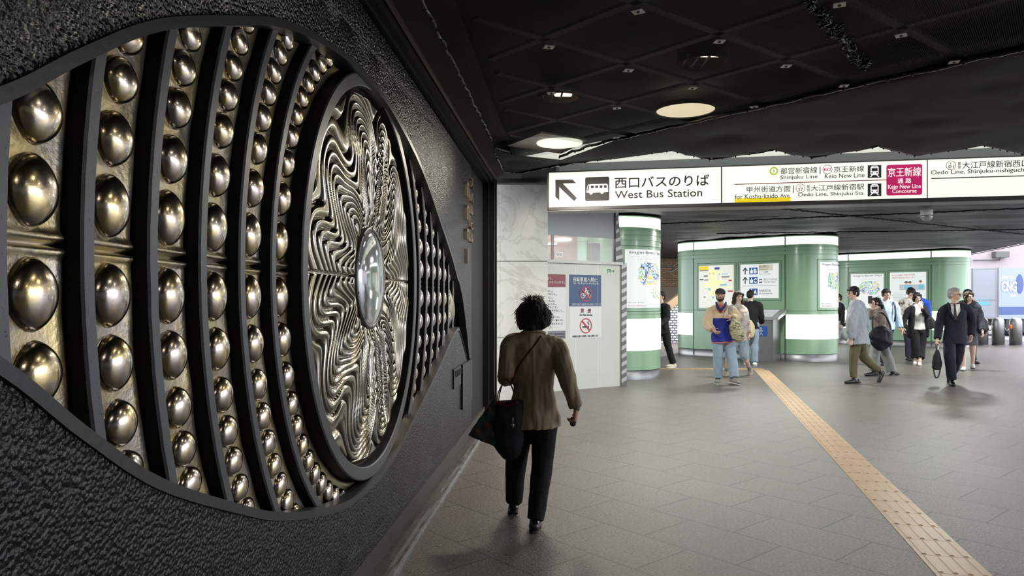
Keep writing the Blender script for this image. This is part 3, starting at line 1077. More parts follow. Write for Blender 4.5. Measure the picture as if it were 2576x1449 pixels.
# ------------------------------------------------------------------ lamps of the ceiling
def round_lamp(x, y, r, m, label, z=3.10):
    o = empty('ceiling_lamp', (x, y, z), label, 'lamp')
    mb = MB(); mb.lathe([(r, z - .004), (r, z + .004)], (x, y, 0), 40)
    mb.build('lens', m, o)
    mb = MB()
    mb.lathe([(r + .004, z - .012), (r + .022, z - .012), (r + .022, z + .02), (r + .004, z + .02)], (x, y, 0), 40, ring=True)
    mb.build('housing', M['bar'], o)
    return o
round_lamp(1.43, 5.9, .235, M['lampwarm'], 'large round ceiling lamp glowing warm through the net')
dl = empty('diamond_lamp', (.35, 7.1, 3.06), 'white diamond ceiling panel with lit round lens in a gap of the net', 'lamp')
dq = [(-.05, 7.22), (.27, 6.66), (.76, 6.98), (.52, 7.60)]
mb = MB(); mb.prism(dq, lambda u, v, h: (u, v, h), 3.085, 3.10); mb.build('panel', M['clip'], dl)
mb = MB(); mb.lathe([(.225, 3.074), (.225, 3.084)], (.47, 7.07, 0), 40); mb.build('lens', M['lamplit'], dl)
for (x, y, lab) in ((1.28, 4.80, 'broken round ceiling lamp with bare warm bulb above the net'), (.37, 5.62, 'open ceiling lamp with two bare glowing tubes near the eye wall')):
    o = empty('open_lamp', (x, y, 3.12), lab, 'lamp')
    mb = MB()
    mb.lathe([(.15, 3.115), (.165, 3.115), (.165, 3.22), (.15, 3.22)], (x, y, 0), 28, ring=True)
    mb.build('housing', M['ceil'], o)
    mb = MB(); mb.lathe([(.15, 3.205), (.15, 3.212)], (x, y, 0), 28); mb.build('reflector', mat('dim_bronze_reflector', (.30, .18, .11), .35, .8), o)
    for k in range(2 if y > 5 else 1):
        mb = MB(); yy = y - .05 + .10 * k
        mb.tube([(x - .02, yy, 3.16), (x + .09, yy, 3.16)], .016, 10)
        mb.build('bulb', M['bulb'], o, True)
    mb = MB()
    for k in range(3):
        mb.box(x - .13 + k * .07, y - .12, 3.128, x - .115 + k * .07, y + .11, 3.14)
    mb.build('bracket', M['ink'], o)
# white ceiling strip beyond the zigzag net edge; lamplight on it painted as glow
mb = MB()
mb.prism([(.1, 8.9), (.1, 8.35), (1.1, 7.35), (1.6, 7.0), (3.5, 6.85), (9.4, 6.0), (9.4, 6.75), (5.2, 7.75), (2.4, 8.28)], lambda u, v, h: (u, v, h), 3.17, 3.20)
struct(mb.build('ceiling_white_strip', mat('white_ceiling_painted_glow', (.7, .7, .64), .5, 0, (.90, .92, .80), .62)))

# ------------------------------------------------------------------ overhead sign
SG = plane_surf((.415, 8.3), (math.cos(R(11)), -math.sin(R(11))), -.5, 7.0)
sign = empty('overhead_sign', (2.6, 7.9, 2.6), 'long illuminated overhead sign with bus and train directions hanging from the ceiling', 'sign')
zt, zb = SG.z(1380, 435), SG.z(1380, 521.8)
u0, u1 = SG.u(1380), 6.2
mb = MB(); plate(mb, SG, u0 - .005, zb - .03, u1, zt + .01, -.26, -.005)
mb.build('housing', M['darksteel'], sign)
mb = MB()
for a, b, c, d in ((u0 - .012, u1, zb - .035, zb), (u0 - .012, u1, zt, zt + .012), (u0 - .016, u0, zb - .035, zt + .012), (SG.u(1815) - .006, SG.u(1815) + .006, zb, zt), (u1, u1 + .02, zb - .035, zt + .012)):
    plate(mb, SG, a, c, b, d, -.27, .012)
mb.build('frame', M['darksteel'], sign)
mb = MB(); plate(mb, SG, u0 - .012, zb - .046, u1, zb - .036, -.27, .0)
mb.build('bottom_trim', M['steel'], sign)
mb = MB(); plate(mb, SG, u0 + .12, zt + .013, u1, zt + .105, -.24, -.02)
mb.build('top_housing', M['greypanel'], sign)
ub = [u0, SG.u(1815), SG.u(2333), u1]
for k in range(3):
    mb = MB(); plate(mb, SG, ub[k] + .006, zb, ub[k + 1] - .006, zt, -.004, .002)
    mb.build('lit_panel', M['signlit'], sign)
Z1 = lambda x, y: SG.uz(1360 + x / 4.293, 380 + y / 4.293)
Z2 = lambda x, y: SG.uz(1960 + x / 4.182, 380 + y / 4.182)
def draw(sf, pts, m, par, name, o0=.003, o1=.006):
    mb = MB(); poly_on(mb, sf, pts, o0, o1)
    return mb.build(name, m, par)
draw(SG, [Z1(*p) for p in [(160, 312), (345, 308), (383, 347), (240, 351), (392, 508), (362, 541), (202, 391), (202, 533), (160, 493)]], M['ink'], sign, 'arrow')
def rounded(a, b, r, n=4):
    (x0, y0), (x1, y1) = a, b
    out = []
    for cx, cy, t in ((x1 - r, y1 - r, 0), (x0 + r, y1 - r, 90), (x0 + r, y0 + r, 180), (x1 - r, y0 + r, 270)):
        out += [(cx + r * math.cos(R(t + 90 * k / n)), cy + r * math.sin(R(t + 90 * k / n))) for k in range(n + 1)]
    return out
def icon_box(a, b):                # from pixel corners to an upright rectangle on the surface
    (ua, zt_), (ub_, zb_) = a, b
    return ua, zb_, ub_, zt_
a, b = Z1(481, 290), Z1(742, 531)
bx = (a[0], b[1], b[0], a[1])
bx = (a[0], SG.z(1360 + 481 / 4.293, 380 + 541 / 4.293), b[0], SG.z(1360 + 481 / 4.293, 380 + 285 / 4.293))
draw(SG, rounded((bx[0], bx[1]), (bx[2], bx[3]), .02), M['ink'], sign, 'bus_pictogram_ground')
fx = lambda x, y: (bx[0] + (bx[2] - bx[0]) * x, bx[1] + (bx[3] - bx[1]) * y)
bus = [(.05, .36), (.09, .60), (.12, .68), (.20, .70), (.90, .70), (.94, .66), (.95, .36), (.78, .35), (.74, .29), (.66, .29), (.62, .35), (.33, .34), (.28, .27), (.21, .27), (.17, .34)]
draw(SG, [fx(*p) for p in bus], M['whiteink'], sign, 'bus_pictogram', .006, .009)
mb = MB()
for x0, x1 in ((.24, .36), (.42, .54), (.60, .72), (.78, .89)):
    poly_on(mb, SG, [fx(x0, .53), fx(x1, .53), fx(x1, .64), fx(x0, .64)], .009, .011)
poly_on(mb, SG, [fx(.09, .42), fx(.13, .41), fx(.18, .64), fx(.13, .64)], .009, .011)
mb.build('bus_windows', M['ink'], sign)
def tz(zf, sc, org, body, x0, ya, x1, yb, m, bold=0.0, off=.003, par=None, sf=None):
    px = lambda x: org[0] + x / sc
    py = lambda y: org[1] + y / sc
    return text(sf or SG, body, (px(x0), py(ya)), (px(x1), py(yb)), m, par or sign, off=off, thick=.003, bold=bold)
T1 = lambda *a, **k: tz(None, 4.293, (1360, 380), *a, **k)
T2 = lambda *a, **k: tz(None, 4.182, (1960, 380), *a, **k)
I = M['ink']
T1('西口バスのりば', 800, 285, 1820, 405, I, .012)
T1('West Bus Station', 802, 432, 1745, 515, I, .006)
T2('都営新宿線', 12, 178, 400, 245, I)
T2('Shinjuku Line', 12, 257, 403, 310, I)
T2('京王新線', 573, 162, 893, 226, I)
T2('Keio New Line', 478, 242, 897, 288, I)
T1('甲州街道', 2225, 385, 2538, 450, I)
T2('方面', -36, 368, 120, 432, I)
T1('for Koshu-kaido', 2097, 470, 2560, 520, I, off=.007)
T2('Ave.', 8, 450, 120, 490, I, off=.007)
T2('大江戸線新宿駅', 333, 358, 893, 422, I)
T2('Oedo Line, Shinjuku Sta.', 198, 440, 898, 490, I)
T2('都', 290, 358, 325, 390, I); T2('営', 290, 393, 325, 425, I)
T2('都', 1878, 115, 1912, 148, I); T2('営', 1878, 152, 1912, 186, I)
T2('大江戸線新宿西口駅', 1925, 112, 2717, 186, I)
T2('Oedo Line, Shinjuku-nishiguchi Sta.', 1597, 205, 2735, 260, I)
def bar(sf, pts, hw, m, par, name, off=.003):
    (ua, za), (ub_, zb_) = pts
    mb = MB(); poly_on(mb, sf, [(ua, za - hw), (ub_, zb_ - hw), (ub_, zb_ + hw), (ua, za + hw)], off, off + .002)
    return mb.build(name, m, par)
for x, ya, yb in ((430, 165, 242), (149, 360, 440)):
    a, b = Z2(x, yb), Z2(x, ya)
    mb = MB(); poly_on(mb, SG, [(a[0] - .004, a[1]), (a[0] + .004, a[1]), (a[0] + .004, b[1]), (a[0] - .004, b[1])], .003, .005); mb.build('divider', I, sign)
zl = SG.z(1848, 463.9)
bar(SG, ((SG.u(1848), zl), (SG.u(2229.7), zl)), .004, M['redline'], sign, 'line')
zl = SG.z(2342, 449.3)
bar(SG, ((SG.u(2342), zl), (6.0, zl)), .005, I, sign, 'line')
za, zb2 = SG.z(1848, 499.5), SG.z(1848, 511)
mb = MB(); plate(mb, SG, SG.u(1848), zb + .001, SG.u(1989), za, .0022, .005); mb.build('yellow_patch', M['yellow'], sign)
def circ(sf, c, r, w, m, par, name='ring'):
    mb = MB(); ring_on(mb, sf, c, r - w, r, .003, .006); return mb.build(name, m, par)
c = Z1(2518, 216); circ(SG, c, .045, .016, M['lime'], sign); text_uz(SG, 'S', c[0] - .010, c[1] - .015, c[0] + .010, c[1] + .015, I, sign)
c = Z2(507, 194); circ(SG, c, .049, .004, M['redline'], sign); text_uz(SG, 'KO', c[0] - .036, c[1] - .017, c[0] + .036, c[1] + .017, M['magenta'], sign, bold=.02)
c = Z2(224, 392); circ(SG, c, .048, .004, M['redline'], sign); text_uz(SG, 'E', c[0] - .006, c[1] + .012, c[0] + .006, c[1] + .030, I, sign); text_uz(SG, '27', c[0] - .024, c[1] - .030, c[0] + .024, c[1] + .004, I, sign)
c = Z2(1806, 151); circ(SG, c, .048, .004, M['redline'], sign); text_uz(SG, 'E', c[0] - .006, c[1] + .012, c[0] + .006, c[1] + .030, I, sign); text_uz(SG, '01', c[0] - .024, c[1] - .030, c[0] + .024, c[1] + .004, I, sign)
def train(sf, x, ya, yb, par):
    u_a, u_b = Z2(x, ya)[0], Z2(x + 142, ya)[0]
    z1, z0 = Z2(x, ya)[1], Z2(x, yb)[1]
    q = lambda a, b: (u_a + (u_b - u_a) * a, z0 + (z1 - z0) * b)
    draw(sf, [q(0, 0), q(1, 0), q(1, 1), q(0, 1)], I, par, 'train_pictogram_ground')
    draw(sf, [q(.20, .30), q(.27, .22), q(.73, .22), q(.80, .30), q(.80, .82), q(.68, .95), q(.32, .95), q(.20, .82)], M['whiteink'], par, 'train_pictogram', .006, .008)
    mb = MB()
    for p in ([q(.28, .52), q(.72, .52), q(.72, .76), q(.28, .76)], [q(.36, .84), q(.64, .84), q(.64, .88), q(.36, .88)], [q(.27, .34), q(.37, .34), q(.37, .43), q(.27, .43)], [q(.63, .34), q(.73, .34), q(.73, .43), q(.63, .43)]):
        poly_on(mb, sf, p, .008, .010)
    mb.build('train_windows', I, par)
    mb = MB()
    for p in ([q(.14, .06), q(.24, .06), q(.38, .22), q(.28, .22)], [q(.76, .06), q(.86, .06), q(.72, .22), q(.62, .22)]):
        poly_on(mb, sf, p, .006, .008)
    mb.build('rails', M['whiteink'], par)
train(SG, 931, 152, 284, sign); train(SG, 931, 345, 477, sign)
ma, mb_ = Z2(1127, 148), Z2(1503, 148)
z0_ = Z2(1127, 470)[1]
draw(SG, rounded((ma[0], z0_), (mb_[0], ma[1]), .022), M['magenta'], sign, 'magenta_patch')
wi = M['whiteink']
T2('京王新線', 1140, 178, 1490, 275, wi, .006, .007)
T2('通 路', 1243, 290, 1388, 342, wi, .006, .007)
T2('Keio New Line', 1143, 356, 1488, 400, wi, .006, .007)
T2('Concourse', 1187, 404, 1443, 444, wi, .006, .007)

# dome camera on the far ceiling
cc = empty('dome_camera', (7.45, 12.85, 3.15), 'white dome security camera hanging from the far black ceiling', 'camera')
X, Y = (2331 - CX) / FPX * 12.85, 12.85
cc.location = (X, Y, 3.15)
mb = MB(); mb.lathe([(.05, 3.16), (.105, 3.15), (.10, 3.07), (.098, 3.055)], (X, Y, 0), 28); mb.build('housing', M['white'], cc, True)
mb = MB(); mb.lathe([(.098, 3.055), (.095, 3.03), (.08, 2.99), (.05, 2.965), (.01, 2.958)], (X, Y, 0), 28)
mb.build('dome', mat('smoked_clear_dome', (.35, .36, .36), .08, .3), cc, True)
mb = MB(); mb.box(X - .16, Y - .01, 3.035, X - .10, Y + .01, 3.045); mb.build('bracket', M['white'], cc)

# ------------------------------------------------------------------ hoarding behind the marble wall
PT = plane_surf((.678, 11.97), (1.29, .83), -.9, 2.4)
hz = PT.z(1380, 656)
part = empty('hoarding', PT.M(.8, 0, 0), 'white panelled hoarding beside the marble wall with window strip above', 'partition')
part['kind'] = 'structure'
ue = PT.u(1561)
mb = MB(); plate(mb, PT, -.8, 0, ue, hz - .03, -.06, 0); mb.build('lower_panel', M['offwhite'], part)
mb = MB()
for x in (1390, 1447, 1503):
    u = PT.u(x); plate(mb, PT, u - .004, .0, u + .004, hz - .03, 0, .004)
mb.build('seam_strips', M['white'], part)
mb = MB(); plate(mb, PT, -.8, hz - .03, ue + .02, hz + .02, -.08, .045); mb.build('ledge', M['offwhite'], part)
zw1 = PT.z(1380, 590)
mb = MB(); plate(mb, PT, -.8, hz + .02, ue - .1, zw1, -.03, -.02); mb.build('window_sheet', M['glass'], part)
mb = MB(); plate(mb, PT, -.8, zw1, PT.u(1546), 3.17, -.05, -.01); mb.build('upper_panel', M['greypanel'], part)
mb = MB()
for x in (1389, 1393):
    u = PT.u(x); plate(mb, PT, u - .006, hz + .02, u + .006, zw1, -.02, -.005)
mb.build('window_bar', M['darksteel'], part)
mb = MB(); u = PT.u(1518); plate(mb, PT, u - .09, hz + .02, u + .09, zw1 - .08, -.36, -.2); mb.build('window_post', M['tapedark'], part)
mb = MB(); plate(mb, PT, -.8, hz - .3, ue, 3.16, -1.3, -1.25)
poly_on(mb, PT, [(-.7, zw1 - .16), (1.0, zw1 - .05), (1.0, zw1), (-.7, zw1 - .11)], -1.25, -1.22, 1)
mb.build('room_behind', [M['pinkroom'], M['white']], part)
mb = MB(); plate(mb, PT, PT.u(1399), PT.z(1399, 647), PT.u(1417), PT.z(1399, 633), -.018, -.016); mb.build('window_sticker', M['white'], part)
mb = MB()
cu, cz_ = PT.u(1408), PT.z(1408, 640)
for k in (-1, 1):
    ring_on(mb, PT, (cu + k * .03, cz_), .014, .022, -.016, -.014, 16)
mb.build('sticker_rings', M['inkgrey'], part)
lampb = lamp('hoarding_room_lamp', 'POINT', PT.M(.6, 2.9, -.7), 22, (1, .95, .9), .1)
# taped edge post
tp = empty('taped_post', PT.M(ue + .05, 0, 0), 'hoarding edge post wrapped in grey and silver striped tape', 'post')
mb = MB(); plate(mb, PT, ue, 0, ue + .13, hz - .03, -.10, .02)
mb.build('post', M['tapedark'], tp)
mb = MB()
poly_on(mb, PT, [(PT.u(1546.5), 3.16), (PT.u(1546.5), hz + .025), (PT.u(1567), hz + .025), (PT.u(1558), hz + .45), (PT.u(1553), 3.16)], -.06, .02)
mb.build('upper_post', M['tapedark'], tp)
for k in range(15):
    z = .05 + k * .145
    mb = MB()
    poly_on(mb, PT, [(ue + .004, z), (ue + .126, z + .05), (ue + .126, z + .12), (ue + .004, z + .07)], .02, .023)
    mb.build('stripe', M['tapelight'], tp)
for k in range(6):
    z = hz + .06 + k * .155
    ul = PT.u(1547.5)
    ur = PT.u(1565 - min(k, 3) * 3.2 - max(0, k - 3) * .8)
    mb = MB()
    poly_on(mb, PT, [(ul, z), (ur, z + .04), (ur, z + .10), (ul, z + .06)], .02, .023)
    mb.build('stripe', M['tapelight'], tp)
ZP = lambda x, y: (1360 + x / 3.293, 560 + y / 3.293)
def TP(body, x0, ya, x1, yb, m, par, bold=0.0, off=.006):
    return text(PT, body, ZP(x0, ya), ZP(x1, yb), m, par, off=off, thick=.002, bold=bold)
# notice with red header
nt = rect(PT, 'notice_poster', [M['whiteprint']], None, ZP(20, 425), ZP(205, 968), .001, .004)
tag(nt, 'white notice with dark red header on the hoarding, half hidden by the marble wall', 'poster')
rect(PT, 'red_header', M['redposter'], nt, ZP(20, 426), ZP(204.5, 533), .004, .006)
rect(PT, 'grey_footer', M['inkgrey'], nt, ZP(20, 900), ZP(204.5, 966), .004, .006)
TP('広場で、', 22, 450, 98, 472, M['whiteprint'], nt); TP('禁止されています。', 22, 480, 198, 504, M['whiteprint'], nt)
for k, t in enumerate(['こと。', 'をすること。', 'こと。', 'をすること。', 'すること。', 'をすること。', 'な行為をすること。', '（と）', 'み思い込むこと。', 'うな方法で、寝そべり、', 'または立ち止まること。']):
    y = 558 + k * 27.2
    TP(t, 30, y, [95, 130, 98, 120, 130, 142, 187, 98, 158, 188, 188][k], y + 16, M['inkblack'], nt)
TP('東京都第三建設事務所', 24, 917, 198, 936, M['inkblack'], nt); TP('新宿警察署', 90, 940, 198, 958, M['inkblack'], nt)
# bicycle poster
bp = rect(PT, 'bicycle_poster', [M['blueprint']], None, ZP(236, 430), ZP(500, 694), .001, .004)
tag(bp, 'navy blue no-bicycles poster on the white hoarding', 'poster')
TP('自転車進入禁止', 268, 450, 468, 488, M['whiteprint'], bp, .012)
TP('Do Not Enter by the Bicycle.', 270, 492, 480, 514, M['whiteprint'], bp)
TP('新宿西口広場では自転車の進入は禁止されています', 258, 668, 496, 687, M['whiteprint'], bp)
def prohibit(c, r, par, m=M['redline']):
    mb = MB(); ring_on(mb, PT, c, r * .87, r, .007, .010, 36)
    k = r * .92; q = r * .07
    a = math.sqrt(.5)
    poly_on(mb, PT, [(c[0] - k * a - q, c[1] + k * a - q), (c[0] + k * a - q, c[1] - k * a - q), (c[0] + k * a + q, c[1] - k * a + q), (c[0] - k * a + q, c[1] + k * a + q)], .010, .012)
    mb.build('prohibition_ring', m, par)
c = PT.uz(*ZP(372, 593)); r = .131
mb = MB()
for k in (-1, 1):
    ring_on(mb, PT, (c[0] + k * .062, c[1] - .028), .036, .044, .0045, .0065, 24)
def stick(mb, sf, a, b, hw, o0, o1):
    d = Vector((b[0] - a[0], b[1] - a[1])).normalized(); nn = Vector((-d.y, d.x)) * hw
    poly_on(mb, sf, [(a[0] - nn.x, a[1] - nn.y), (b[0] - nn.x, b[1] - nn.y), (b[0] + nn.x, b[1] + nn.y), (a[0] + nn.x, a[1] + nn.y)], o0, o1)
for a, b in (((-.062, -.028), (-.03, .03)), ((-.03, .03), (.04, .03)), ((.04, .03), (.0, -.028)), ((0, -.028), (-.03, .03)), ((.062, -.028), (.04, .05)), ((.04, .05), (.065, .06)), ((-.04, .042), (-.02, .042)), ((.0, -.028), (-.062, -.028))):
    stick(mb, PT, (c[0] + a[0], c[1] + a[1]), (c[0] + b[0], c[1] + b[1]), .005, .0045, .0065)
disc_on(mb, PT, (c[0] + .005, c[1] + .093), .016, .0045, .0065, 16)
for a, b in (((0, .075), (-.015, .03)), ((-.015, .03), (.01, -.02)), ((.0, .07), (.045, .05))):
    stick(mb, PT, (c[0] + a[0], c[1] + a[1]), (c[0] + b[0], c[1] + b[1]), .010, .0045, .0065)
mb.build('bicycle_pictogram', M['whiteprint'], bp)
prohibit(c, r, bp)
# smoking poster
sp_ = rect(PT, 'smoking_poster', [M['whiteprint']], None, ZP(236, 696), ZP(500, 962), .001, .004)
tag(sp_, 'white no-smoking poster below the navy bicycle poster', 'poster')
TP('禁', 330, 710, 357, 747, M['redposter'], sp_, .02); TP('煙', 388, 712, 415, 748, M['redposter'], sp_, .02)
TP('Do Not Smoke.', 323, 755, 430, 775, M['inkblack'], sp_, .01)
TP('新宿西口広場での禁煙にご協力お願いします', 262, 934, 478, 952, M['inkblack'], sp_)
c = PT.uz(*ZP(373, 854))
mb = MB(); stick(mb, PT, (c[0] - .075, c[1] - .02), (c[0] + .07, c[1] - .02), .014, .0045, .0065)
for k in range(2):
    for j in range(6):
        a = (c[0] + .045 + .02 * k + .012 * math.sin(j * 1.2), c[1] + .005 + j * .012)
        b = (c[0] + .045 + .02 * k + .012 * math.sin((j + 1) * 1.2), c[1] + .005 + (j + 1) * .012)
        stick(mb, PT, a, b, .004, .0045, .0065)
mb.build('cigarette_pictogram', M['inkblack'], sp_)
prohibit(c, r, sp_)
# exit sticker
ex = rect(PT, 'exit_sticker', [mat('pale_green_sticker', (.52, .58, .46), .5)], None, ZP(507, 374), ZP(614, 424), .001, .003)
tag(ex, 'small pale green exit pictogram sticker at the top of the hoarding', 'sticker')
mb = MB(); a = PT.uz(*ZP(552, 418)); b = PT.uz(*ZP(578, 385))
for p in ((a[0], a[1], a[0] + .012, b[1]), (a[0], b[1] - .012, b[0], b[1]), (b[0] - .012, a[1], b[0], b[1])):
    plate(mb, PT, p[0], p[1], p[2], p[3], .003, .005)
stick(mb, PT, (a[0] + .03, a[1] + .01), (a[0] + .05, b[1] - .02), .008, .003, .005)
q = PT.uz(*ZP(596, 402))
stick(mb, PT, (q[0] - .04, q[1]), (q[0] + .035, q[1]), .006, .003, .005); stick(mb, PT, (q[0] + .01, q[1] + .025), (q[0] + .035, q[1]), .006, .003, .005); stick(mb, PT, (q[0] + .01, q[1] - .025), (q[0] + .035, q[1]), .006, .003, .005)
mb.build('pictogram', mat('dark_green_print', (.02, .12, .07), .5), ex)

# ------------------------------------------------------------------ green rounded kiosks
class Kiosk:
    def __init__(s, P1, L=2.6, Rr=.9):
        s.u_ = Vector((.7071, -.7071)); s.n_ = Vector((-.7071, -.7071))
        s.P1 = Vector(P1); s.L, s.R = L, Rr
        s.C1 = s.P1 - s.n_ * Rr; s.C2 = s.P1 - s.u_ * L - s.n_ * Rr
        s.sf = Surf(s.M, -L - Rr * 1.0, Rr * 1.75)
    def M(s, a, z, off=0):
        if a <= 0 and a >= -s.L:
            p = s.P1 + s.u_ * a + s.n_ * off
        elif a > 0:
            f = a / s.R
            p = s.C1 + (s.n_ * math.cos(f) + s.u_ * math.sin(f)) * (s.R + off)
            if f > PI:
                p = s.C1 - s.n_ * (s.R + off) - s.u_ * (a - PI * s.R)
        else:
            f = (-a - s.L) / s.R
            p = s.C2 + (s.n_ * math.cos(f) - s.u_ * math.sin(f)) * (s.R + off)
        return (p.x, p.y, z)
    def loop(s, off, n=24):
        us = [-s.L + s.L * i / 6 for i in range(7)] + [PI * s.R * i / n for i in range(1, n + 1)] + [PI * s.R + s.L * i / 6 for i in range(1, 7)] + [-s.L - PI * s.R + PI * s.R * i / n for i in range(1, n)]
        return [s.M(u, 0, off)[:2] for u in us]
def strip(k, name, m, par, a0, a1, z0, z1, o0, o1, step=.06):
    seg = max(1, int((a1 - a0) / step)) if (a1 > 0 or a0 < -k.L) else 1
    mb = MB(); plate(mb, k.sf, a0, z0, a1, z1, o0, o1, seg)
    return mb.build(name, m, par)
def kiosk(P1, label, L=2.6):
    k = Kiosk(P1, L)
    c = (k.C1 + k.C2) / 2
    root = empty('kiosk', (c.x, c.y, 0), label, 'kiosk')
    prof = [(-.02, .18), (0, .185), (0, 1.245), (-.012, 1.25), (-.012, 1.262), (0, 1.267), (0, 2.66), (-.012, 2.665), (-.012, 2.68), (.004, 2.685), (.004, 2.76), (-.012, 2.765), (-.012, 2.78), (.006, 2.785), (.006, 2.86), (-.010, 2.865), (-.010, 2.885), (.004, 2.89), (.004, 2.92), (-.03, 2.925), (-.03, 3.125), (.008, 3.13), (.008, 3.15), (-.02, 3.155)]
    mb = MB()
    lp = [k.loop(o) for o, z in prof]
    n = len(lp[0])
    vs = [(p[0], p[1], prof[i][1]) for i, q in enumerate(lp) for p in q]
    fs = [(i * n + j, i * n + (j + 1) % n, (i + 1) * n + (j + 1) % n, (i + 1) * n + j) for i in range(len(prof) - 1) for j in range(n)]
    fs.append(tuple((len(prof) - 1) * n + j for j in range(n)))
    mb.add(vs, fs)
    b = mb.build('body', M['green'], root, False)
    for f in b.data.polygons:
        if abs(f.normal.z) < .3:
            f.use_smooth = True
    bm = bmesh.new(); bm.from_mesh(b.data)
    for e in bm.edges:
        if len(e.link_faces) == 2 and e.calc_face_angle(0) > R(25):
            e.smooth = False
    bm.to_mesh(b.data); bm.free()
    mb = MB()
    l0, l1 = k.loop(-.03), k.loop(-.012)
    for a, z in ((l1, 0), (l1, .17), (l0, .18)):
        mb.v += [(p[0], p[1], z) for p in a]
    mb.f += [(i * n + j, i * n + (j + 1) % n, (i + 1) * n + (j + 1) % n, (i + 1) * n + j) for i in range(2) for j in range(n)]
    mb.m += [0] * (2 * n)
    mb.build('base', M['steel'], root, True)
    for a0, a1 in ((-L - 2.4, -L - .03), (-L + .02, -.03), (.02, 2.4)):
        strip(k, 'light_panel', M['lightbox'], root, a0, a1, 2.93, 3.12, -.028, -.002)
    strip(k, 'light_panel', M['lightbox'], root, .02, 2.4, .56, 1.17, .0, .004)
    strip(k, 'light_panel', M['lightbox'], root, -L - 2.4, -L - .03, .56, 1.17, .0, .004)
    for a in (-L, 0):
        strip(k, 'seam', M['greenline'], root, a - .012, a + .012, .02, 3.125, .0, .003)
    return k, root
def frame_seam(k, par, a0, z0, a1, z1, g=.07):
    mb = MB()
    seg = max(1, int((a1 - a0) / .06))
    for p in ((a0 - g, z0 - g, a1 + g, z0 - g + .012), (a0 - g, z1 + g - .012, a1 + g, z1 + g), (a0 - g, z0 - g, a0 - g + .012, z1 + g), (a1 + g - .012, z0 - g, a1 + g, z1 + g)):
        plate(mb, k.sf, *p, .0005, .0025, seg)
    mb.build('seam', M['greenline'], par)
def lit(k, par, a0, z0, a1, z1, name='lit_poster', m=None):
    frame_seam(k, par, a0, z0, a1, z1)
    o = strip(k, name, m or M['posterlit'], par, a0, a1, z0, z1, .0, .010)
    return o
def kbits(k, par, name, m, quads, off=.010, th=.003, seg=1):
    mb = MB()
    for q in quads:
        plate(mb, k.sf, *q, off, off + th, seg)
    return mb.build(name, m, par)
def better_days(k, root, a0, z0, a1, z1, seed, full=True):
    p = lit(k, root, a0, z0, a1, z1)
    wd, hg = a1 - a0, z1 - z0
    q = lambda x, y: (a0 + wd * x, z0 + hg * y)
    def tx(s, x0, y0, x1, y1, m, **kw):
        a, b = q(x0, y0), q(x1, y1)
        return text_uz(k.sf, s, a[0], a[1], b[0], b[1], m, p, off=.0105, thick=.003, **kw)
    tx('Imagine Better Days', .08, .91, .95, .975, M['inkgrey'])
    tx('あしたを、すこしずつ、良い日へ。', .12, .865, .85, .885, M['greylit'])
    tx('思い描くちから、未来を支えるちから。', .25, .825, .85, .845, M['greylit'])
    rnd = random.Random(seed)
    cols = ['greenlit', 'cyanlit', 'bluelit', 'greylit', 'yellow', 'cyanlit', 'greenlit']
    rb = rounded(q(.27, .40), q(.88, .78), .16 * wd)
    cells = {}
    for i in range(24):
        for j in range(16):
            x, y = .27 + .61 * (i + .5) / 24, .40 + .38 * (j + .5) / 16
            if inside(q(x, y), rb) and rnd.random() < .78:
                w_, h_ = .011 * rnd.uniform(.6, 1.3), .010 * rnd.uniform(.6, 1.4)
                a, b = q(x - w_, y - h_), q(x + w_, y + h_)
                cells.setdefault(cols[int(noise.noise((x * 5, y * 5, seed)) * 6 + 10 + rnd.random()) % 7], []).append((a[0], a[1], b[0], b[1]))
    kk = 0
    for c in cells:
        kbits(k, p, 'picture', M[c], cells[c], .0105 + .0002 * kk); kk += 1
    wq = []
    for j in range(5):
        a, b = q(.46, .47 + j * .055), q(.80, .485 + j * .055)
        wq.append((a[0], a[1], b[0], b[1]))
    kbits(k, p, 'picture_lines', M['posterlit'], wq, .0135)
    kids = {}
    for i in range(16):
        x, y = rnd.uniform(.58, .92), rnd.uniform(.14, .36)
        a, b = q(x, y), q(x + .03, y + .03)
        kids.setdefault(['yellow', 'orangelit', 'greylit', 'greenlit'][i % 4], []).append((a[0], a[1], b[0], b[1]))
    for c in kids:
        kbits(k, p, 'picture', M[c], kids[c], .0107)
    tx('医療に、いのちに、想いをこめて。', .06, .085, .40, .10, M['inkgrey'])
    tx('Johnson&Johnson', .06, .025, .45, .05, M['redlit'])
    return p
k0, kr0 = kiosk((2.1 - .636, 14.53 - .636), 'green rounded kiosk end beside the hoarding, nearest of the three kiosks')
k1, kr1 = kiosk((6.87, 18.0), 'green rounded kiosk with map and exit sign, middle of the three kiosks')
k2, kr2 = kiosk((13.65, 23.3), 'green rounded kiosk farthest away beside the lorry, behind the suited man')
def kz(k, px, py):
    return k.sf.z(px, py)
a0 = k0.sf.u(1572)
better_days(k0, kr0, a0, 1.38, a0 + 1.0, 2.50, 3)
a0 = k1.sf.u(2062)
better_days(k1, kr1, a0, kz(k1, 2062, 774.6), a0 + .86, kz(k1, 2062, 658.7), 5)
a0, a1 = k2.sf.u(2141), k2.sf.u(2223)
better_days(k2, kr2, a0, kz(k2, 2141, 775), a1, kz(k2, 2141, 690), 8)
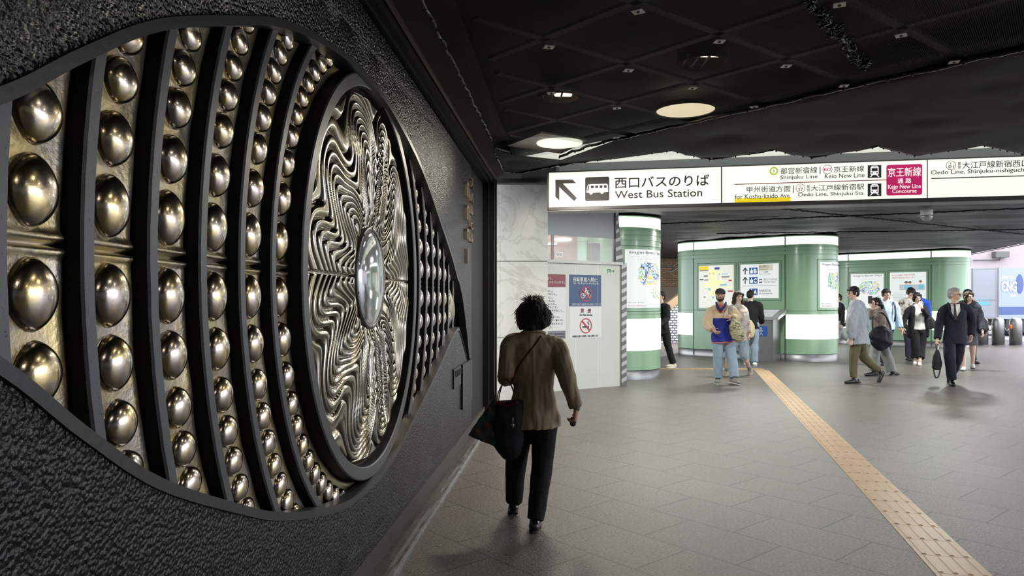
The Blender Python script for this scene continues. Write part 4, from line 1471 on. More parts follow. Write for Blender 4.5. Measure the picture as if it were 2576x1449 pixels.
# medical poster on the far kiosk: two rows of red type, a picture and small print
a0, a1 = k2.sf.u(2239), k2.sf.u(2330); z1, z0 = kz(k2, 2239, 686), kz(k2, 2239, 775)
p = lit(k2, kr2, a0, z0, a1, z1)
q = lambda x, y: (a0 + (a1 - a0) * x, z0 + (z1 - z0) * y)
text_uz(k2.sf, '私たちは医療の未来を切り拓き', *q(.06, .90), *q(.70, .945), M['redlit'], p, off=.0105)
text_uz(k2.sf, '革新的な製品をお届けします', *q(.06, .83), *q(.70, .875), M['redlit'], p, off=.0105)
kbits(k2, p, 'picture', M['greylit'], [(*q(.27, .50), *q(.97, .66))])
for x, y, r_ in ((.46, .70, .045), (.56, .70, .042), (.85, .72, .04)):
    mb = MB(); disc_on(mb, k2.sf, q(x, y), r_, .014, .016, 14); mb.build('picture_face', M['orangelit'], p)
    mb = MB(); poly_on(mb, k2.sf, [(q(x, y)[0] + r_ * 1.25 * math.cos(t * PI / 8), q(x, y)[1] + .012 + r_ * 1.2 * math.sin(t * PI / 8)) for t in range(9)], .0165, .0175); mb.build('picture_hair', M['inkgrey'], p)
kbits(k2, p, 'picture_clothes', M['cyanlit'], [(*q(.40, .52), *q(.62, .64)), (*q(.80, .52), *q(.93, .66))], .0135)
kbits(k2, p, 'small_print', M['greylit'], [(*q(.08, .42 - j * .032), *q(.45 if j % 3 else .38, .432 - j * .032)) for j in range(10)])
# map on the middle kiosk
a0, a1 = k1.sf.u(1759), k1.sf.u(1846); z1, z0 = kz(k1, 1759, 669.3), kz(k1, 1759, 774)
p = lit(k1, kr1, a0, z0, a1, z1, 'lit_map', M['maplit'])
q = lambda x, y: (a0 + (a1 - a0) * x, z0 + (z1 - z0) * y)
ql = lambda L_: [(*q(x0, y0), *q(x1, y1)) for x0, y0, x1, y1 in L_]
kbits(k1, p, 'yellow_title', M['yellow'], ql([(.0, .90, .28, .985)]))
kbits(k1, p, 'title_bar', M['inkgrey'], ql([(.02, .875, .27, .892)]))
ystreet = mat('pale_yellow_street_print', (.8, .7, .3), .5, 0, (.95, .85, .38), .85)
kbits(k1, p, 'streets', ystreet, ql([(.30, .30, .42, .92), (.46, .30, .52, .88), (.30, .82, .66, .88), (.30, .56, .72, .64), (.06, .50, .30, .53), (.66, .46, .96, .49), (.34, .30, .60, .36), (.62, .60, .66, .80), (.10, .56, .30, .58), (.54, .40, .58, .56)]))
kbits(k1, p, 'blue_marks', M['bluelit'], ql([(.46, .90, .60, .955)]))
kbits(k1, p, 'black_marks', M['inkgrey'], ql([(.14, .74, .26, .77), (.30, .80, .44, .825), (.02, .655, .13, .69), (.16, .65, .28, .67), (.14, .24, .19, .265), (.64, .72, .88, .735), (.64, .70, .86, .71)] + [(.1 + .07 * (j % 11), .12 + .055 * (j // 2), .13 + .07 * (j % 11), .126 + .055 * (j // 2)) for j in range(14)]))
kbits(k1, p, 'red_marks', M['redlit'], ql([(.86, .62, .95, .655), (.84, .37, .98, .41)]))
kbits(k1, p, 'teal_marks', M['cyanlit'], ql([(.58, .78, .84, .80), (.28, .40, .36, .47), (.62, .52, .80, .56), (.68, .30, .76, .34), (.40, .22, .44, .27)]))
# exit sign on the middle kiosk
a0, a1 = k1.sf.u(1863), k1.sf.u(1959); z1, z0 = kz(k1, 1863, 666), kz(k1, 1863, 749.7)
p = lit(k1, kr1, a0, z0, a1, z1, 'lit_exit_sign')
q = lambda x, y: (a0 + (a1 - a0) * x, z0 + (z1 - z0) * y)
def tk(s, x0, y0, x1, y1, m=M['inkgrey'], off=.0105, **kw):
    return text_uz(k1.sf, s, *q(x0, y0), *q(x1, y1), m, p, off=off, **kw)
for yb, letter in ((.70, 'B'), (.42, 'C'), (.08, 'A')):
    kbits(k1, p, 'blue_square', M['bluelit'], [(*q(.24, yb), *q(.46, yb + .20))])
    tk(letter, .36, yb + .03, .44, yb + .16, M['whiteink'], .0135, bold=.02)
    kbits(k1, p, 'doorway_pictogram', M['whiteink'], [(*q(.27, yb + .03), *q(.335, yb + .12)), (*q(.295, yb + .13), *q(.31, yb + .18))], .0135)
for yb in (.70, .42):
    mb = MB()
    for a, b in (((.13, yb), (.13, yb + .2)), ((.07, yb + .11), (.13, yb + .2)), ((.19, yb + .11), (.13, yb + .2))):
        stick(mb, k1.sf, q(*a), q(*b), .013, .0105, .013)
    mb.build('arrow', M['ink'], p)
kbits(k1, p, 'tan_patch', mat('tan_patch_print', (.5, .47, .36), .5, 0, (.58, .55, .44), .6), [(*q(.49, .80), *q(.86, .975))], .0105)
tk('西口(地上)', .50, .88, .74, .96, off=.0135); tk('West Square', .50, .82, .72, .86, off=.0135)
tk('メトロ通路', .50, .74, .74, .79); tk('Metro Underpass', .50, .68, .80, .72)
tk('西口バスのりば', .62, .51, .96, .57); tk('West Bus Station', .62, .45, .93, .49)
kbits(k1, p, 'bus_mark', M['inkgrey'], [(*q(.50, .44), *q(.58, .56))]); kbits(k1, p, 'bus_mark_white', M['whiteink'], [(*q(.51, .48), *q(.57, .52))], .0135)
kbits(k1, p, 'line', M['inkgrey'], [(*q(.05, .355), *q(.95, .362))])
tk('青梅街道方面', .50, .18, .80, .25); tk('for Ome-kaido Ave.', .50, .11, .86, .16)
# map console in front of the middle kiosk
aC0, aC1 = k1.sf.u(1917), k1.sf.u(1964)
con = empty('map_console', k1.M((aC0 + aC1) / 2, 0, .3), 'stainless steel map console with slanted top in front of the middle green kiosk', 'console')
mb = MB()
plate(mb, k1.sf, aC0, 0, aC1, 1.05, .01, .42)
mb.build('body', M['steel'], con)
mb = MB()
vs = [k1.M(a, z, o) for a in (aC0 - .12, aC1 + .16) for (o, z) in ((.01, 1.20), (.01, 1.30), (.55, 1.10), (.55, 1.04))]
mb.add(vs, [(0, 1, 2, 3), (7, 6, 5, 4), (0, 4, 5, 1), (1, 5, 6, 2), (2, 6, 7, 3), (3, 7, 4, 0)])
mb.build('slanted_top', mat('pale_steel_top', (.5, .51, .5), .35, .6), con)
mb = MB()
L4 = [k1.M(a, 1.30 - .2 * (o - .01) / .54 + .002, o) for a, o in ((aC0, .06), (aC1, .06), (aC1, .50), (aC0, .50))]
L5 = [(x, y, z + .004) for x, y, z in L4]
mb.add(L4 + L5, [(0, 1, 2, 3), (7, 6, 5, 4), (0, 4, 5, 1), (1, 5, 6, 2), (2, 6, 7, 3), (3, 7, 4, 0)])
mb.build('tactile_map', M['greylit'], con)
mb = MB(); plate(mb, k1.sf, aC0 + .02, .62, aC0 + .34, .88, .42, .424); mb.build('blue_plate', M['bluelit'], con)
mb = MB()
ca, cz2 = aC0 + .18, .74
disc_on(mb, k1.sf, (ca, cz2 + .085), .022, .424, .428, 12)
for a, b in (((0, .06), (0, -.02)), ((0, -.02), (-.04, -.10)), ((0, -.02), (.04, -.10)), ((0, .05), (-.05, .0)), ((0, .05), (.05, .01))):
    stick(mb, k1.sf, (ca + a[0], cz2 + a[1]), (ca + b[0], cz2 + b[1]), .012, .424, .428)
mb.build('walker_pictogram', M['whiteprint'], con)

# ------------------------------------------------------------------ tactile paving
tdir = Vector((454, FPX)).normalized()
tn = Vector((tdir.y, -tdir.x))
tp0 = Vector((2.51, 3.97))
def tac(s, w_, z):
    p = tp0 + tdir * s + tn * w_
    return (p.x, p.y, z)
mb = MB()
Lt = 12.15
for k in range(-4, int(Lt / .3)):
    s0 = k * .3
    mb.box(s0 + .002, -.15, -.01, s0 + .298, .15, .003, tac)
    for j in range(4):
        w_ = -.1125 + .075 * j
        mb.v += [tac(s0 + a, w_ + b, z) for a, b, z in ((.012, -.016, .003), (.012, .016, .003), (.288, .016, .003), (.288, -.016, .003), (.02, -.009, .008), (.02, .009, .008), (.28, .009, .008), (.28, -.009, .008))]
        o = len(mb.v) - 8
        fs = [(4, 5, 6, 7), (0, 1, 5, 4), (1, 2, 6, 5), (2, 3, 7, 6), (3, 0, 4, 7)]
        mb.f += [tuple(i + o for i in f) for f in fs]; mb.m += [0] * 5
ts = mb.build('tactile_strip', M['tactile'])
tag(ts, 'ochre tactile guide strip running across the grey granite floor', 'paving', kind='structure')
mb = MB()
pE = tp0 + tdir * Lt
a2 = Vector((-1, .06)).normalized(); b2v = Vector((-a2.y, a2.x))
def tac2(s, w_, z):
    p = pE + Vector((.1, .1)) + a2 * s + b2v * w_
    return (p.x, p.y, z)
for k in range(0, 18):
    mb.box(k * .3 + .002, -.15, -.01, k * .3 + .298, .15, .003, tac2)
    for i in range(5):
        for j in range(5):
            cx_, cy_ = k * .3 + .03 + i * .06, -.12 + j * .06
            mb.box(cx_ - .012, cy_ - .012, .003, cx_ + .012, cy_ + .012, .008, tac2)
tag(mb.build('tactile_strip', M['tactile']), 'ochre dotted tactile strip crossing behind the couple towards the stairs', 'paving', kind='structure')

# ------------------------------------------------------------------ stairs behind, outside
st = empty('stair_parapet', (5.6, 25.6, 0), 'mosaic tiled stair parapet with brown sloping coping behind the nearest kiosk', 'parapet')
st['kind'] = 'structure'
FX = lambda px, Y: (px - CX) / FPX * Y
FZ = lambda py, Y: CAM_H + (HOR - py) / FPX * Y
Yp = 25.4
mb = MB(); mb.prism([(FX(1640, Yp), 0), (FX(1740, Yp), 0), (FX(1740, Yp), FZ(738, Yp)), (FX(1640, Yp), FZ(815, Yp))], lambda u, v, h: (u, h, v), Yp, Yp + .3)
mb.build('tiled_face', M['mosaic'], st)
mb = MB(); mb.prism([(FX(1640, Yp), FZ(815, Yp)), (FX(1740, Yp), FZ(738, Yp)), (FX(1740, Yp), FZ(717, Yp)), (FX(1640, Yp), FZ(790, Yp))], lambda u, v, h: (u, h, v), Yp - .04, Yp + .34)
mb.build('coping', M['brownstone'], st)
mb = MB(); mb.box(FX(1600, 27.5), 27.5, 0, FX(1745, 27.5), 27.8, FZ(722, 27.5))
struct(mb.build('wall_stairs', mat('dark_brown_wall', (.10, .07, .05), .7)))
hr = MB()
for y0, y1 in ((671, 652), (683, 664)):
    Yh = 26.8
    hr.tube([(FX(1640, Yh), Yh, FZ(y0, Yh)), (FX(1693, Yh), Yh, FZ(y0, Yh)), (FX(1745, Yh), Yh, FZ(y1 - 16, Yh))], .022, 8)
hb = hr.build('stair_handrail', M['steel'], None, True)
tag(hb, 'pair of steel handrail bars rising along the brick stair wall', 'handrail')
struct(hb)
# building and lorry in the daylight
mb = MB(); mb.box(17, 44, 0, 60, 45, 14)
struct(mb.build('wall_outside', M['pinkwall']))
mb = MB()
Yb = 43.8
mb.tube([(FX(2450, Yb), Yb, FZ(655, Yb)), (FX(2515, Yb), Yb, FZ(654, Yb)), (FX(2518, Yb), Yb, FZ(645, Yb))], .05, 8)
mb.box(FX(2500, Yb), Yb - .2, FZ(648, Yb), FX(2534, Yb), Yb + .2, FZ(633, Yb))
ub_ = mb.build('utility_box', M['tapedark'])
tag(ub_, 'grey utility box and pipe on the pale pink wall above the lorry', 'box')
Yt = 30.0
tr = empty('lorry', (FX(2520, Yt), Yt, 0), 'pale grey and blue box lorry parked outside behind the bollards', 'lorry')
xa, xb = FX(2452, Yt), FX(2513, Yt)
c0 = Vector((xb, Yt)); dirS = Vector((.93, .36)).normalized(); dirR = Vector((-.55, .84)).normalized()
TS = Surf(lambda u, z, off: (c0.x + dirS.x * u + dirS.y * off, c0.y + dirS.y * u - dirS.x * off, z), 0, 8)
TR = Surf(lambda u, z, off: (c0.x + dirR.x * (2.3 - u) - dirR.y * off, c0.y + dirR.y * (2.3 - u) + dirR.x * off, z), 0, 2.3)
zA, zB = FZ(803, Yt), FZ(673, Yt)
mb = MB(); plate(mb, TS, 0, zA, 6.2, zB, -2.2, 0)
mb.build('cargo_box', M['truckside'], tr)
mb = MB(); plate(mb, TR, 0, zA, 2.3, zB, -.02, .012)
mb.build('rear_door', M['truckbox'], tr)
mb = MB()
for u in (.05, 1.1, 1.22, 2.22):
    plate(mb, TR, u, zA, u + .05, zB, .012, .05)
for z in (zA + .02, zB - .06, (zA + zB) / 2 - .3):
    plate(mb, TR, 0, z, 2.3, z + .04, .012, .02)
mb.build('door_bars', M['steel'], tr)
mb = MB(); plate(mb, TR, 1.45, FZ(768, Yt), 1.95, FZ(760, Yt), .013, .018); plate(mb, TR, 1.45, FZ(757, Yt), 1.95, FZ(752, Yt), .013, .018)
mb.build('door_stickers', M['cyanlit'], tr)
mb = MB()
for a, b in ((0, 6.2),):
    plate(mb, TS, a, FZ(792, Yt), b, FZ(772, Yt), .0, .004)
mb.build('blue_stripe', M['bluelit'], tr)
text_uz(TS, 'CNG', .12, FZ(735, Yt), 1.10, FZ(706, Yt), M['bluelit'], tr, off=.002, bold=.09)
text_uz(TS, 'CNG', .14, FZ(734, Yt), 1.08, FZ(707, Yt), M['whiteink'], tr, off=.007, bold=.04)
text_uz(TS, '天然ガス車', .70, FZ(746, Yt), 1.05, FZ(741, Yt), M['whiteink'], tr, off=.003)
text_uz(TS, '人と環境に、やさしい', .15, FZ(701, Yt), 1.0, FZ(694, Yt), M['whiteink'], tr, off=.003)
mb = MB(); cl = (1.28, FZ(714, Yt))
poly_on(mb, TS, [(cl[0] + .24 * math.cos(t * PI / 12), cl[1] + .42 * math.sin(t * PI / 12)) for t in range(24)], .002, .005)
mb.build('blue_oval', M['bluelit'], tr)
mb = MB(); plate(mb, TS, .1, .45, 6.0, zA, -2.0, -.2); mb.build('chassis', M['rubber'], tr)
for u in (.9, 1.9, 5.0):
    mb = MB()
    c = TS.M(u, .48, -.15)
    ax = Vector((dirS.y, -dirS.x, 0))
    for r_, o in ((.48, 0),):
        mb.tube([Vector(c) - ax * .12, Vector(c) + ax * .12], .46, 24, caps=False)
    mb.build('wheel', M['rubber'], tr)
# bollards and chain
bol = []
for k, (px, lab) in enumerate(((2470, 'steel bollard half behind the long-haired woman'), (2511, 'steel bollard with chain in front of the lorry doors'), (2555, 'steel bollard with orange sleeve by the right picture edge'))):
    Yq = 24.3
    x = FX(px, Yq)
    o = empty('bollard', (x, Yq, 0), lab, 'bollard', 'steel bollards in front of the lorry')
    mb = MB(); rr = .185
    mb.lathe([(rr, 0), (rr, .78), (rr * .92, .86), (rr * .7, .91), (rr * .35, .935), (.01, .94)], (x, Yq, 0), 28)
    mb.build('post', M['steel'], o, True)
    mb = MB(); mb.lathe([(rr + .02, 0), (rr + .02, .02), (rr, .025)], (x, Yq, 0), 28); mb.build('base_ring', M['darksteel'], o)
    if k == 2:
        mb = MB(); mb.ell((x - rr, Yq - .03, .62), (.05, .05, .09)); mb.build('orange_sleeve', M['orange'], o, True)
    bol.append(x)
for k in range(2):
    mb = MB()
    a, b = bol[k] + .19, bol[k + 1] - .19
    n = 16
    for i in range(n):
        t = (i + .5) / n
        x = a + (b - a) * t; z = .66 - .16 * (1 - (2 * t - 1) ** 2)
        t2 = (i + .9) / n
        x2 = a + (b - a) * t2; z2 = .66 - .16 * (1 - (2 * t2 - 1) ** 2)
        d = Vector((x2 - x, 0, z2 - z)).normalized() * .02
        mb.tube([(x - d.x, 24.3, z - d.z), (x + d.x, 24.3, z + d.z)], (.014 if i % 2 else .020), 6)
    c = mb.build('bollard_chain', M['chain'], None, True)
    tag(c, ('grey chain hanging between the half-hidden bollard and the next' if k == 0 else 'grey chain hanging towards the bollard with orange sleeve'), 'chain')
# ------------------------------------------------------------------ people
def cloth(name, c, rough=.85, var=.25, bump=.25, scale=260):
    m = mat(name, c, rough)
    m.node_tree.nodes['Principled BSDF'].inputs['Specular IOR Level'].default_value = .22
    g = N(m); co = g.co()
    g.base(g.mix(g.noise(co, 9, 4), tuple(x * (1 - var) for x in c), tuple(min(1, x * (1 + var)) for x in c)))
    g.bump(g.noise(co, scale, 2), bump, .002)
    return m
def skin(name, c):
    m = mat(name, c, .5)
    b = m.node_tree.nodes['Principled BSDF']
    b.inputs['Subsurface Weight'].default_value = .08
    b.inputs['Subsurface Radius'].default_value = (.01, .004, .002)
    return m
def hairm(name, c):
    m = mat(name, c, .6, spec=.25)
    g = N(m); co = g.co((90, 90, 9))
    g.bump(g.noise(co, 2, 3), .6, .004)
    return m
SK = skin('light_skin', (.55, .34, .25)); SK2 = skin('tan_skin', (.42, .24, .165)); SKD = skin('pale_skin', (.60, .40, .31))
HB = hairm('black_hair', (.010, .009, .009)); HBR = hairm('dark_brown_hair', (.035, .018, .011)); HG = hairm('grey_hair', (.30, .29, .27))
EYE_M = mat('dark_eye', (.015, .01, .008), .2); LIP = mat('lip', (.36, .12, .10), .5); BROW = mat('eyebrow', (.02, .015, .012), .8)
def W3(px, py, Y):
    return Vector(((px - CX) / FPX * Y, Y, CAM_H + (HOR - py) / FPX * Y))

def skeleton(loc, heading, H, pose, px=None):
    """joints in world space; L and R are the person's own left and right"""
    hd = R(heading)
    F = Vector((-math.sin(hd), math.cos(hd), 0)); S = Vector((F.y, -F.x, 0)); U = Vector((0, 0, 1))
    p = dict(lean=3, hipR=0, kneeR=3, hipL=0, kneeL=3, toeR=0, toeL=0, shR=0, shL=0, abR=8, abL=8, elR=12, elL=12, yaw=0, pitch=0, turn=0, footR=0, footL=0)
    p.update(pose)
    J = {}
    pel = Vector(loc) + U * (.53 * H)
    sgn = {'R': 1, 'L': -1}
    for s in 'RL':
        k = sgn[s]
        hip = pel + S * (k * .052 * H)
        a = R(p['hip' + s]); d = F * math.sin(a) - U * math.cos(a)
        kn = hip + d * (.247 * H)
        b = a - R(p['knee' + s]); d2 = F * math.sin(b) - U * math.cos(b)
        an = kn + d2 * (.238 * H)
        J['hip' + s], J['knee' + s], J['ankle' + s] = hip, kn, an
        q = R(p['toe' + s]); fy = R(p['foot' + s])
        ff = (F * math.cos(fy) + S * math.sin(fy))
        J['toe' + s] = an + (ff * math.cos(q) + U * math.sin(q)) * (.095 * H) - (U * math.cos(q) - ff * math.sin(q)) * (.026 * H)
        J['heel' + s] = an - (ff * math.cos(q) + U * math.sin(q)) * (.030 * H) - (U * math.cos(q) - ff * math.sin(q)) * (.026 * H)
    low = min(min(J['toe' + s].z, J['heel' + s].z) for s in 'RL') - .018 * H - loc[2]
    for k in J:
        J[k] = J[k] - U * low
    pel = pel - U * low
    la = R(p['lean']); T = (U * math.cos(la) + F * math.sin(la))
    tr = R(p['turn']); S2 = S * math.cos(tr) + F * math.sin(tr)
    J['pel'] = pel; J['neck'] = pel + T * (.305 * H)
    sw = p.get('sw', .112) * H
    for s in 'RL':
        k = sgn[s]
        sh = J['neck'] - T * (.030 * H) + S2 * (k * sw)
        a, ab = R(p['sh' + s]), R(p['ab' + s])
        d = (-U * math.cos(a) + F * math.sin(a)) * math.cos(ab) + S2 * (k * math.sin(ab))
        el = sh + d * (.172 * H)
        b = a + R(p['el' + s])
        d2 = (-U * math.cos(b) + F * math.sin(b)) * math.cos(ab * .6) + S2 * (k * math.sin(ab * .6))
        J['sh' + s], J['el' + s], J['wr' + s] = sh, el, el + d2 * (.150 * H)
    J['head'] = J['neck'] + (T * .35 + U * .65).normalized() * (.098 * H) + F * (.010 * H)
    yw, pt = R(p['yaw']), R(p['pitch'])
    J['hf'] = ((F * math.cos(yw) + S * math.sin(yw)) * math.cos(pt) + U * math.sin(pt)).normalized()
    for k, v in (px or {}).items():
        J[k] = W3(*v)
    J['F'], J['S'] = F, S
    J['H'] = H
    return J

def torso(mb, J, prof, flat=''):
    """rings along pelvis -> neck; prof rows (t, half width, half depth[, forward shift]) in body heights"""
    H = J['H']
    a, b = J['pel'], J['neck']
    S = ((J['shR'] - J['shL']).normalized() + (J['hipR'] - J['hipL']).normalized()).normalized()
    Fv = S.cross((b - a).normalized()) * -1
    pts, rad = [], []
    for row in prof:
        t, w_, d_ = row[:3]
        p = a + (b - a) * t + (Fv * (row[3] * H) if len(row) > 3 else Vector((0, 0, 0)))
        pts.append(p); rad.append((w_ * H, d_ * H))
    mb.tube(pts, rad, 20, S, flat=flat)

def limb(mb, pts, rad, side, flat=''):
    out, rr = [], []
    n = len(pts)
    for i in range(n - 1):
        for k in range(4):
            t = k / 4
            out.append(Vector(pts[i]).lerp(Vector(pts[i + 1]), t)); rr.append(rad[i] + (rad[i + 1] - rad[i]) * t)
    out.append(Vector(pts[-1])); rr.append(rad[-1])
    # soften the bend
    for _ in range(2):
        out = [out[0]] + [(out[i - 1] + out[i] * 2 + out[i + 1]) / 4 for i in range(1, len(out) - 1)] + [out[-1]]
    mb.tube(out, rr, 14, side, flat=flat)

def hand(mb, J, s, curl=.5, spread=1.0, pn=None, hd=None, size=1.0):
    H = J['H'] * size
    wr = J['wr' + s]
    d = (hd if hd is not None else (wr - J['el' + s])).normalized()
    k = 1 if s == 'R' else -1
    n = (pn if pn is not None else J['S'] * -k)
    n = (n - d * n.dot(d))
    n.normalize()
    sd = d.cross(n)                       # across the palm
    if sd.dot(J['F']) < 0:
        sd = -sd                          # thumb side towards the front
    mb.tube([wr - d * .012 * H, wr + d * .012 * H, wr + d * .034 * H, wr + d * .056 * H], [(.0125 * H, .0115 * H), (.017 * H, .011 * H), (.022 * H, .0105 * H), (.021 * H, .009 * H)], 12, sd)
    for i, (o, L) in enumerate(((.0165, .040), (.0058, .045), (-.0052, .042), (-.0158, .033))):
        b = wr + d * (.054 * H) + sd * (o * H)
        c = curl * (1 + .12 * i)
        pts = [b]
        a = 0
        dd = (d + sd * (o * 3 * spread)).normalized()
        for q, fr in enumerate((.44, .32, .26)):
            a += c * (.75, 1.0, .8)[q]
            v = dd * math.cos(a) + n * math.sin(a)
            pts.append(pts[-1] + v * (L * fr * H))
        mb.tube(pts, [.0056 * H, .0052 * H, .0048 * H, .0040 * H], 8, sd)
    b = wr + d * (.018 * H) + sd * (.016 * H)
    v1 = (d * .6 + sd * .75 + n * .25).normalized(); v2 = (d * .85 + sd * .2 + n * (.3 + .5 * min(curl, 1))).normalized()
    mb.tube([b, b + v1 * .026 * H, b + v1 * .026 * H + v2 * .022 * H], [.0075 * H, .0062 * H, .0048 * H], 8, sd)

def head_frame(J):
    f = J['hf']
    U = (J['head'] - J['neck']).normalized() * .4 + Vector((0, 0, 1)) * .6
    r = f.cross(U).normalized()
    u = r.cross(f).normalized()
    return f, r, u, .066 * J['H']

def body(J, name, m, par, voxel=.007, curlR=.5, curlL=.5, slim=1.0, hands=None, headscale=1.0, face=True, footless=True):
    mb = MB(); H = J['H']
    torso(mb, J, [(-.10, .060, .05), (.02, .080, .058), (.28, .066, .048), (.62, .084, .056), (.82, .080, .046), (.95, .045, .036)])
    mb.tube([J['neck'] - Vector((0, 0, .02 * H)), J['head'] - Vector((0, 0, .03 * H))], [.034 * H, .031 * H], 14, J['S'])
    for s in 'RL':
        limb(mb, [J['hip' + s], J['knee' + s], J['ankle' + s]], [.046 * H, .031 * H, .020 * H], J['S'])
        mb.ell(J['knee' + s].lerp(J['ankle' + s], .28) - J['F'] * .008 * H, (.028 * H, .028 * H, .05 * H))
        mb.tube([J['heel' + s], J['heel' + s].lerp(J['toe' + s], .5), J['toe' + s]], [(.018 * H, .016 * H), (.02 * H, .015 * H), (.018 * H, .010 * H)], 10, J['S'])
        mb.tube([J['ankle' + s], J['heel' + s].lerp(J['toe' + s], .25)], .019 * H, 10, J['S'])
        limb(mb, [J['neck'].lerp(J['sh' + s], .55), J['sh' + s], J['el' + s], J['wr' + s]], [.028 * H, .028 * H, .022 * H, .0145 * H], J['S'])
        hk = (hands or {}).get(s, {})
        hand(mb, J, s, curlR if s == 'R' else curlL, **hk)
    f, r, u, q = head_frame(J)
    q *= headscale
    hc = J['head']
    mt = Matrix((r, f, u)).transposed()
    mb.ell(hc + u * .12 * q - f * .08 * q, (.68 * q, .86 * q, .86 * q), mt)
    mb.ell(hc - u * .28 * q + f * .12 * q, (.55 * q, .66 * q, .70 * q), mt)
    mb.ell(hc - u * .78 * q + f * .46 * q, (.24 * q, .22 * q, .18 * q), mt)
    for k in (-1, 1):
        mb.ell(hc + r * (.68 * q * k) - u * .05 * q - f * .06 * q, (.07 * q, .17 * q, .26 * q), mt)
        mb.ell(hc + r * (.34 * q * k) - u * .22 * q + f * .58 * q, (.18 * q, .16 * q, .18 * q), mt)
    mb.tube([hc + f * .76 * q + u * .12 * q, hc + f * .88 * q - u * .10 * q, hc + f * .95 * q - u * .24 * q], [.07 * q, .09 * q, .13 * q], 8, r)
    mb.ell(hc + f * .70 * q + u * .20 * q, (.42 * q, .14 * q, .08 * q), mt)
    mb.ell(hc + f * .70 * q - u * .52 * q, (.24 * q, .14 * q, .12 * q), mt)
    o = soft(mb, 'body', m, par, voxel, 2)
    if face:
        for k in (-1, 1):
            e = MB(); e.ell(hc + r * (.27 * q * k) + u * .03 * q + f * .79 * q, (.12 * q, .06 * q, .06 * q), mt, 10, 8); e.build('eye', EYE_M, par, True)
            e = MB(); e.ell(hc + r * (.28 * q * k) + u * .25 * q + f * .815 * q, (.17 * q, .04 * q, .026 * q), mt, 10, 6); e.build('eyebrow', BROW, par, True)
        e = MB(); e.ell(hc + f * .845 * q - u * .52 * q, (.20 * q, .05 * q, .06 * q), mt, 12, 8); e.build('lips', LIP, par, True)
    return o

def hair(J, kind, m, par, headscale=1.0, voxel=.008):
    f, r, u, q = head_frame(J); q *= headscale
    hc = J['head']; mt = Matrix((r, f, u)).transposed()
    mb = MB()
    E = lambda x, y, z, a, b, c: mb.ell(hc + r * x * q + f * y * q + u * z * q, (a * q, b * q, c * q), mt)
    E(0, -.20, .30, .76, .82, .80)
    E(0, .22, .62, .60, .55, .42)
    E(0, -.45, -.10, .66, .52, .60)
    wr, wf = .010, 40
    if kind == 'short':
        for k in (-1, 1):
            E(.62 * k, -.02, .10, .10, .22, .40)
    if kind == 'fringe':
        E(0, .48, .45, .62, .42, .30)
        for k in (-1, 1):
            E(.62 * k, .10, .10, .14, .34, .45)
    if kind == 'bob':
        for k in (-1, 1):
            E(.60 * k, -.05, -.25, .22, .50, .75); E(.50 * k, .38, .35, .25, .35, .45)
        E(0, -.55, -.45, .62, .40, .62)
    if kind == 'long':
        for k in (-1, 1):
            E(.56 * k, -.05, -.4, .24, .42, .95); E(.52 * k, -.25, -1.3, .26, .34, .9); E(.50 * k, .38, .35, .25, .35, .45)
        E(0, -.62, -.9, .60, .34, 1.2)
        wr = .014
    if kind == 'curly':
        for k in (-1, 1):
            E(.66 * k, -.1, -.3, .30, .50, .8); E(.72 * k, -.1, -1.0, .36, .42, .6); E(.5 * k, .32, .40, .26, .38, .45)
        E(0, -.6, -.8, .62, .40, .9)
        wr, wf = .022, 26
    if kind == 'ponytail':
        E(0, -.72, -.35, .34, .30, .34)
        mb.tube([hc - f * .85 * q - u * .20 * q, hc - f * 1.15 * q - u * .55 * q, hc - f * 1.12 * q - u * 1.05 * q, hc - f * 1.0 * q - u * 1.35 * q], [.2 * q, .26 * q, .22 * q, .08 * q], 10, r)
        for k in (-1, 1):
            E(.62 * k, .08, .0, .12, .32, .45)
    return soft(mb, 'hair', m, par, voxel, 2, wr, wf, (1, 1, .35), 3.1)

def top(J, m, par, name='jacket', loose=.012, hem=-.25, arms=(.036, .034, .027), sleeve=1.0, voxel=.010, wr=.015, wide=1.0, prof=None, wf=11, seed=1.0, flare=0.0, sleeveL=None):
    mb = MB(); H = J['H']
    l = loose
    if prof is None:
        prof = [(hem, .094 + l + flare, .066 + l + flare * .6), (0, .092 + l + flare * .6, .064 + l), (.28, .080 + l, .056 + l), (.62, .092 + l, .064 + l * .9), (.80, .098 + l * .8, .056 + l * .7), (.93, .070, .046), (1.0, .042, .038)]
        prof = [(t, a * wide, b) for t, a, b in prof]
    torso(mb, J, prof, 'a')
    for s in 'RL':
        sl = sleeve if (s == 'R' or sleeveL is None) else sleeveL
        end = J['el' + s].lerp(J['wr' + s], sl) if sl >= 0 else J['sh' + s].lerp(J['el' + s], 1 + sl)
        pts = [J['neck'].lerp(J['sh' + s], .5), J['sh' + s], J['el' + s], end] if sl >= 0 else [J['neck'].lerp(J['sh' + s], .5), J['sh' + s], end]
        rad = [arms[0] * H, arms[0] * H, arms[1] * H, arms[2] * H] if sl >= 0 else [arms[0] * H, arms[0] * H, arms[1] * H]
        limb(mb, pts, rad, J['S'], 'z')
    return soft(mb, name, m, par, voxel, 3, wr, wf, (1, 1, .55), seed)

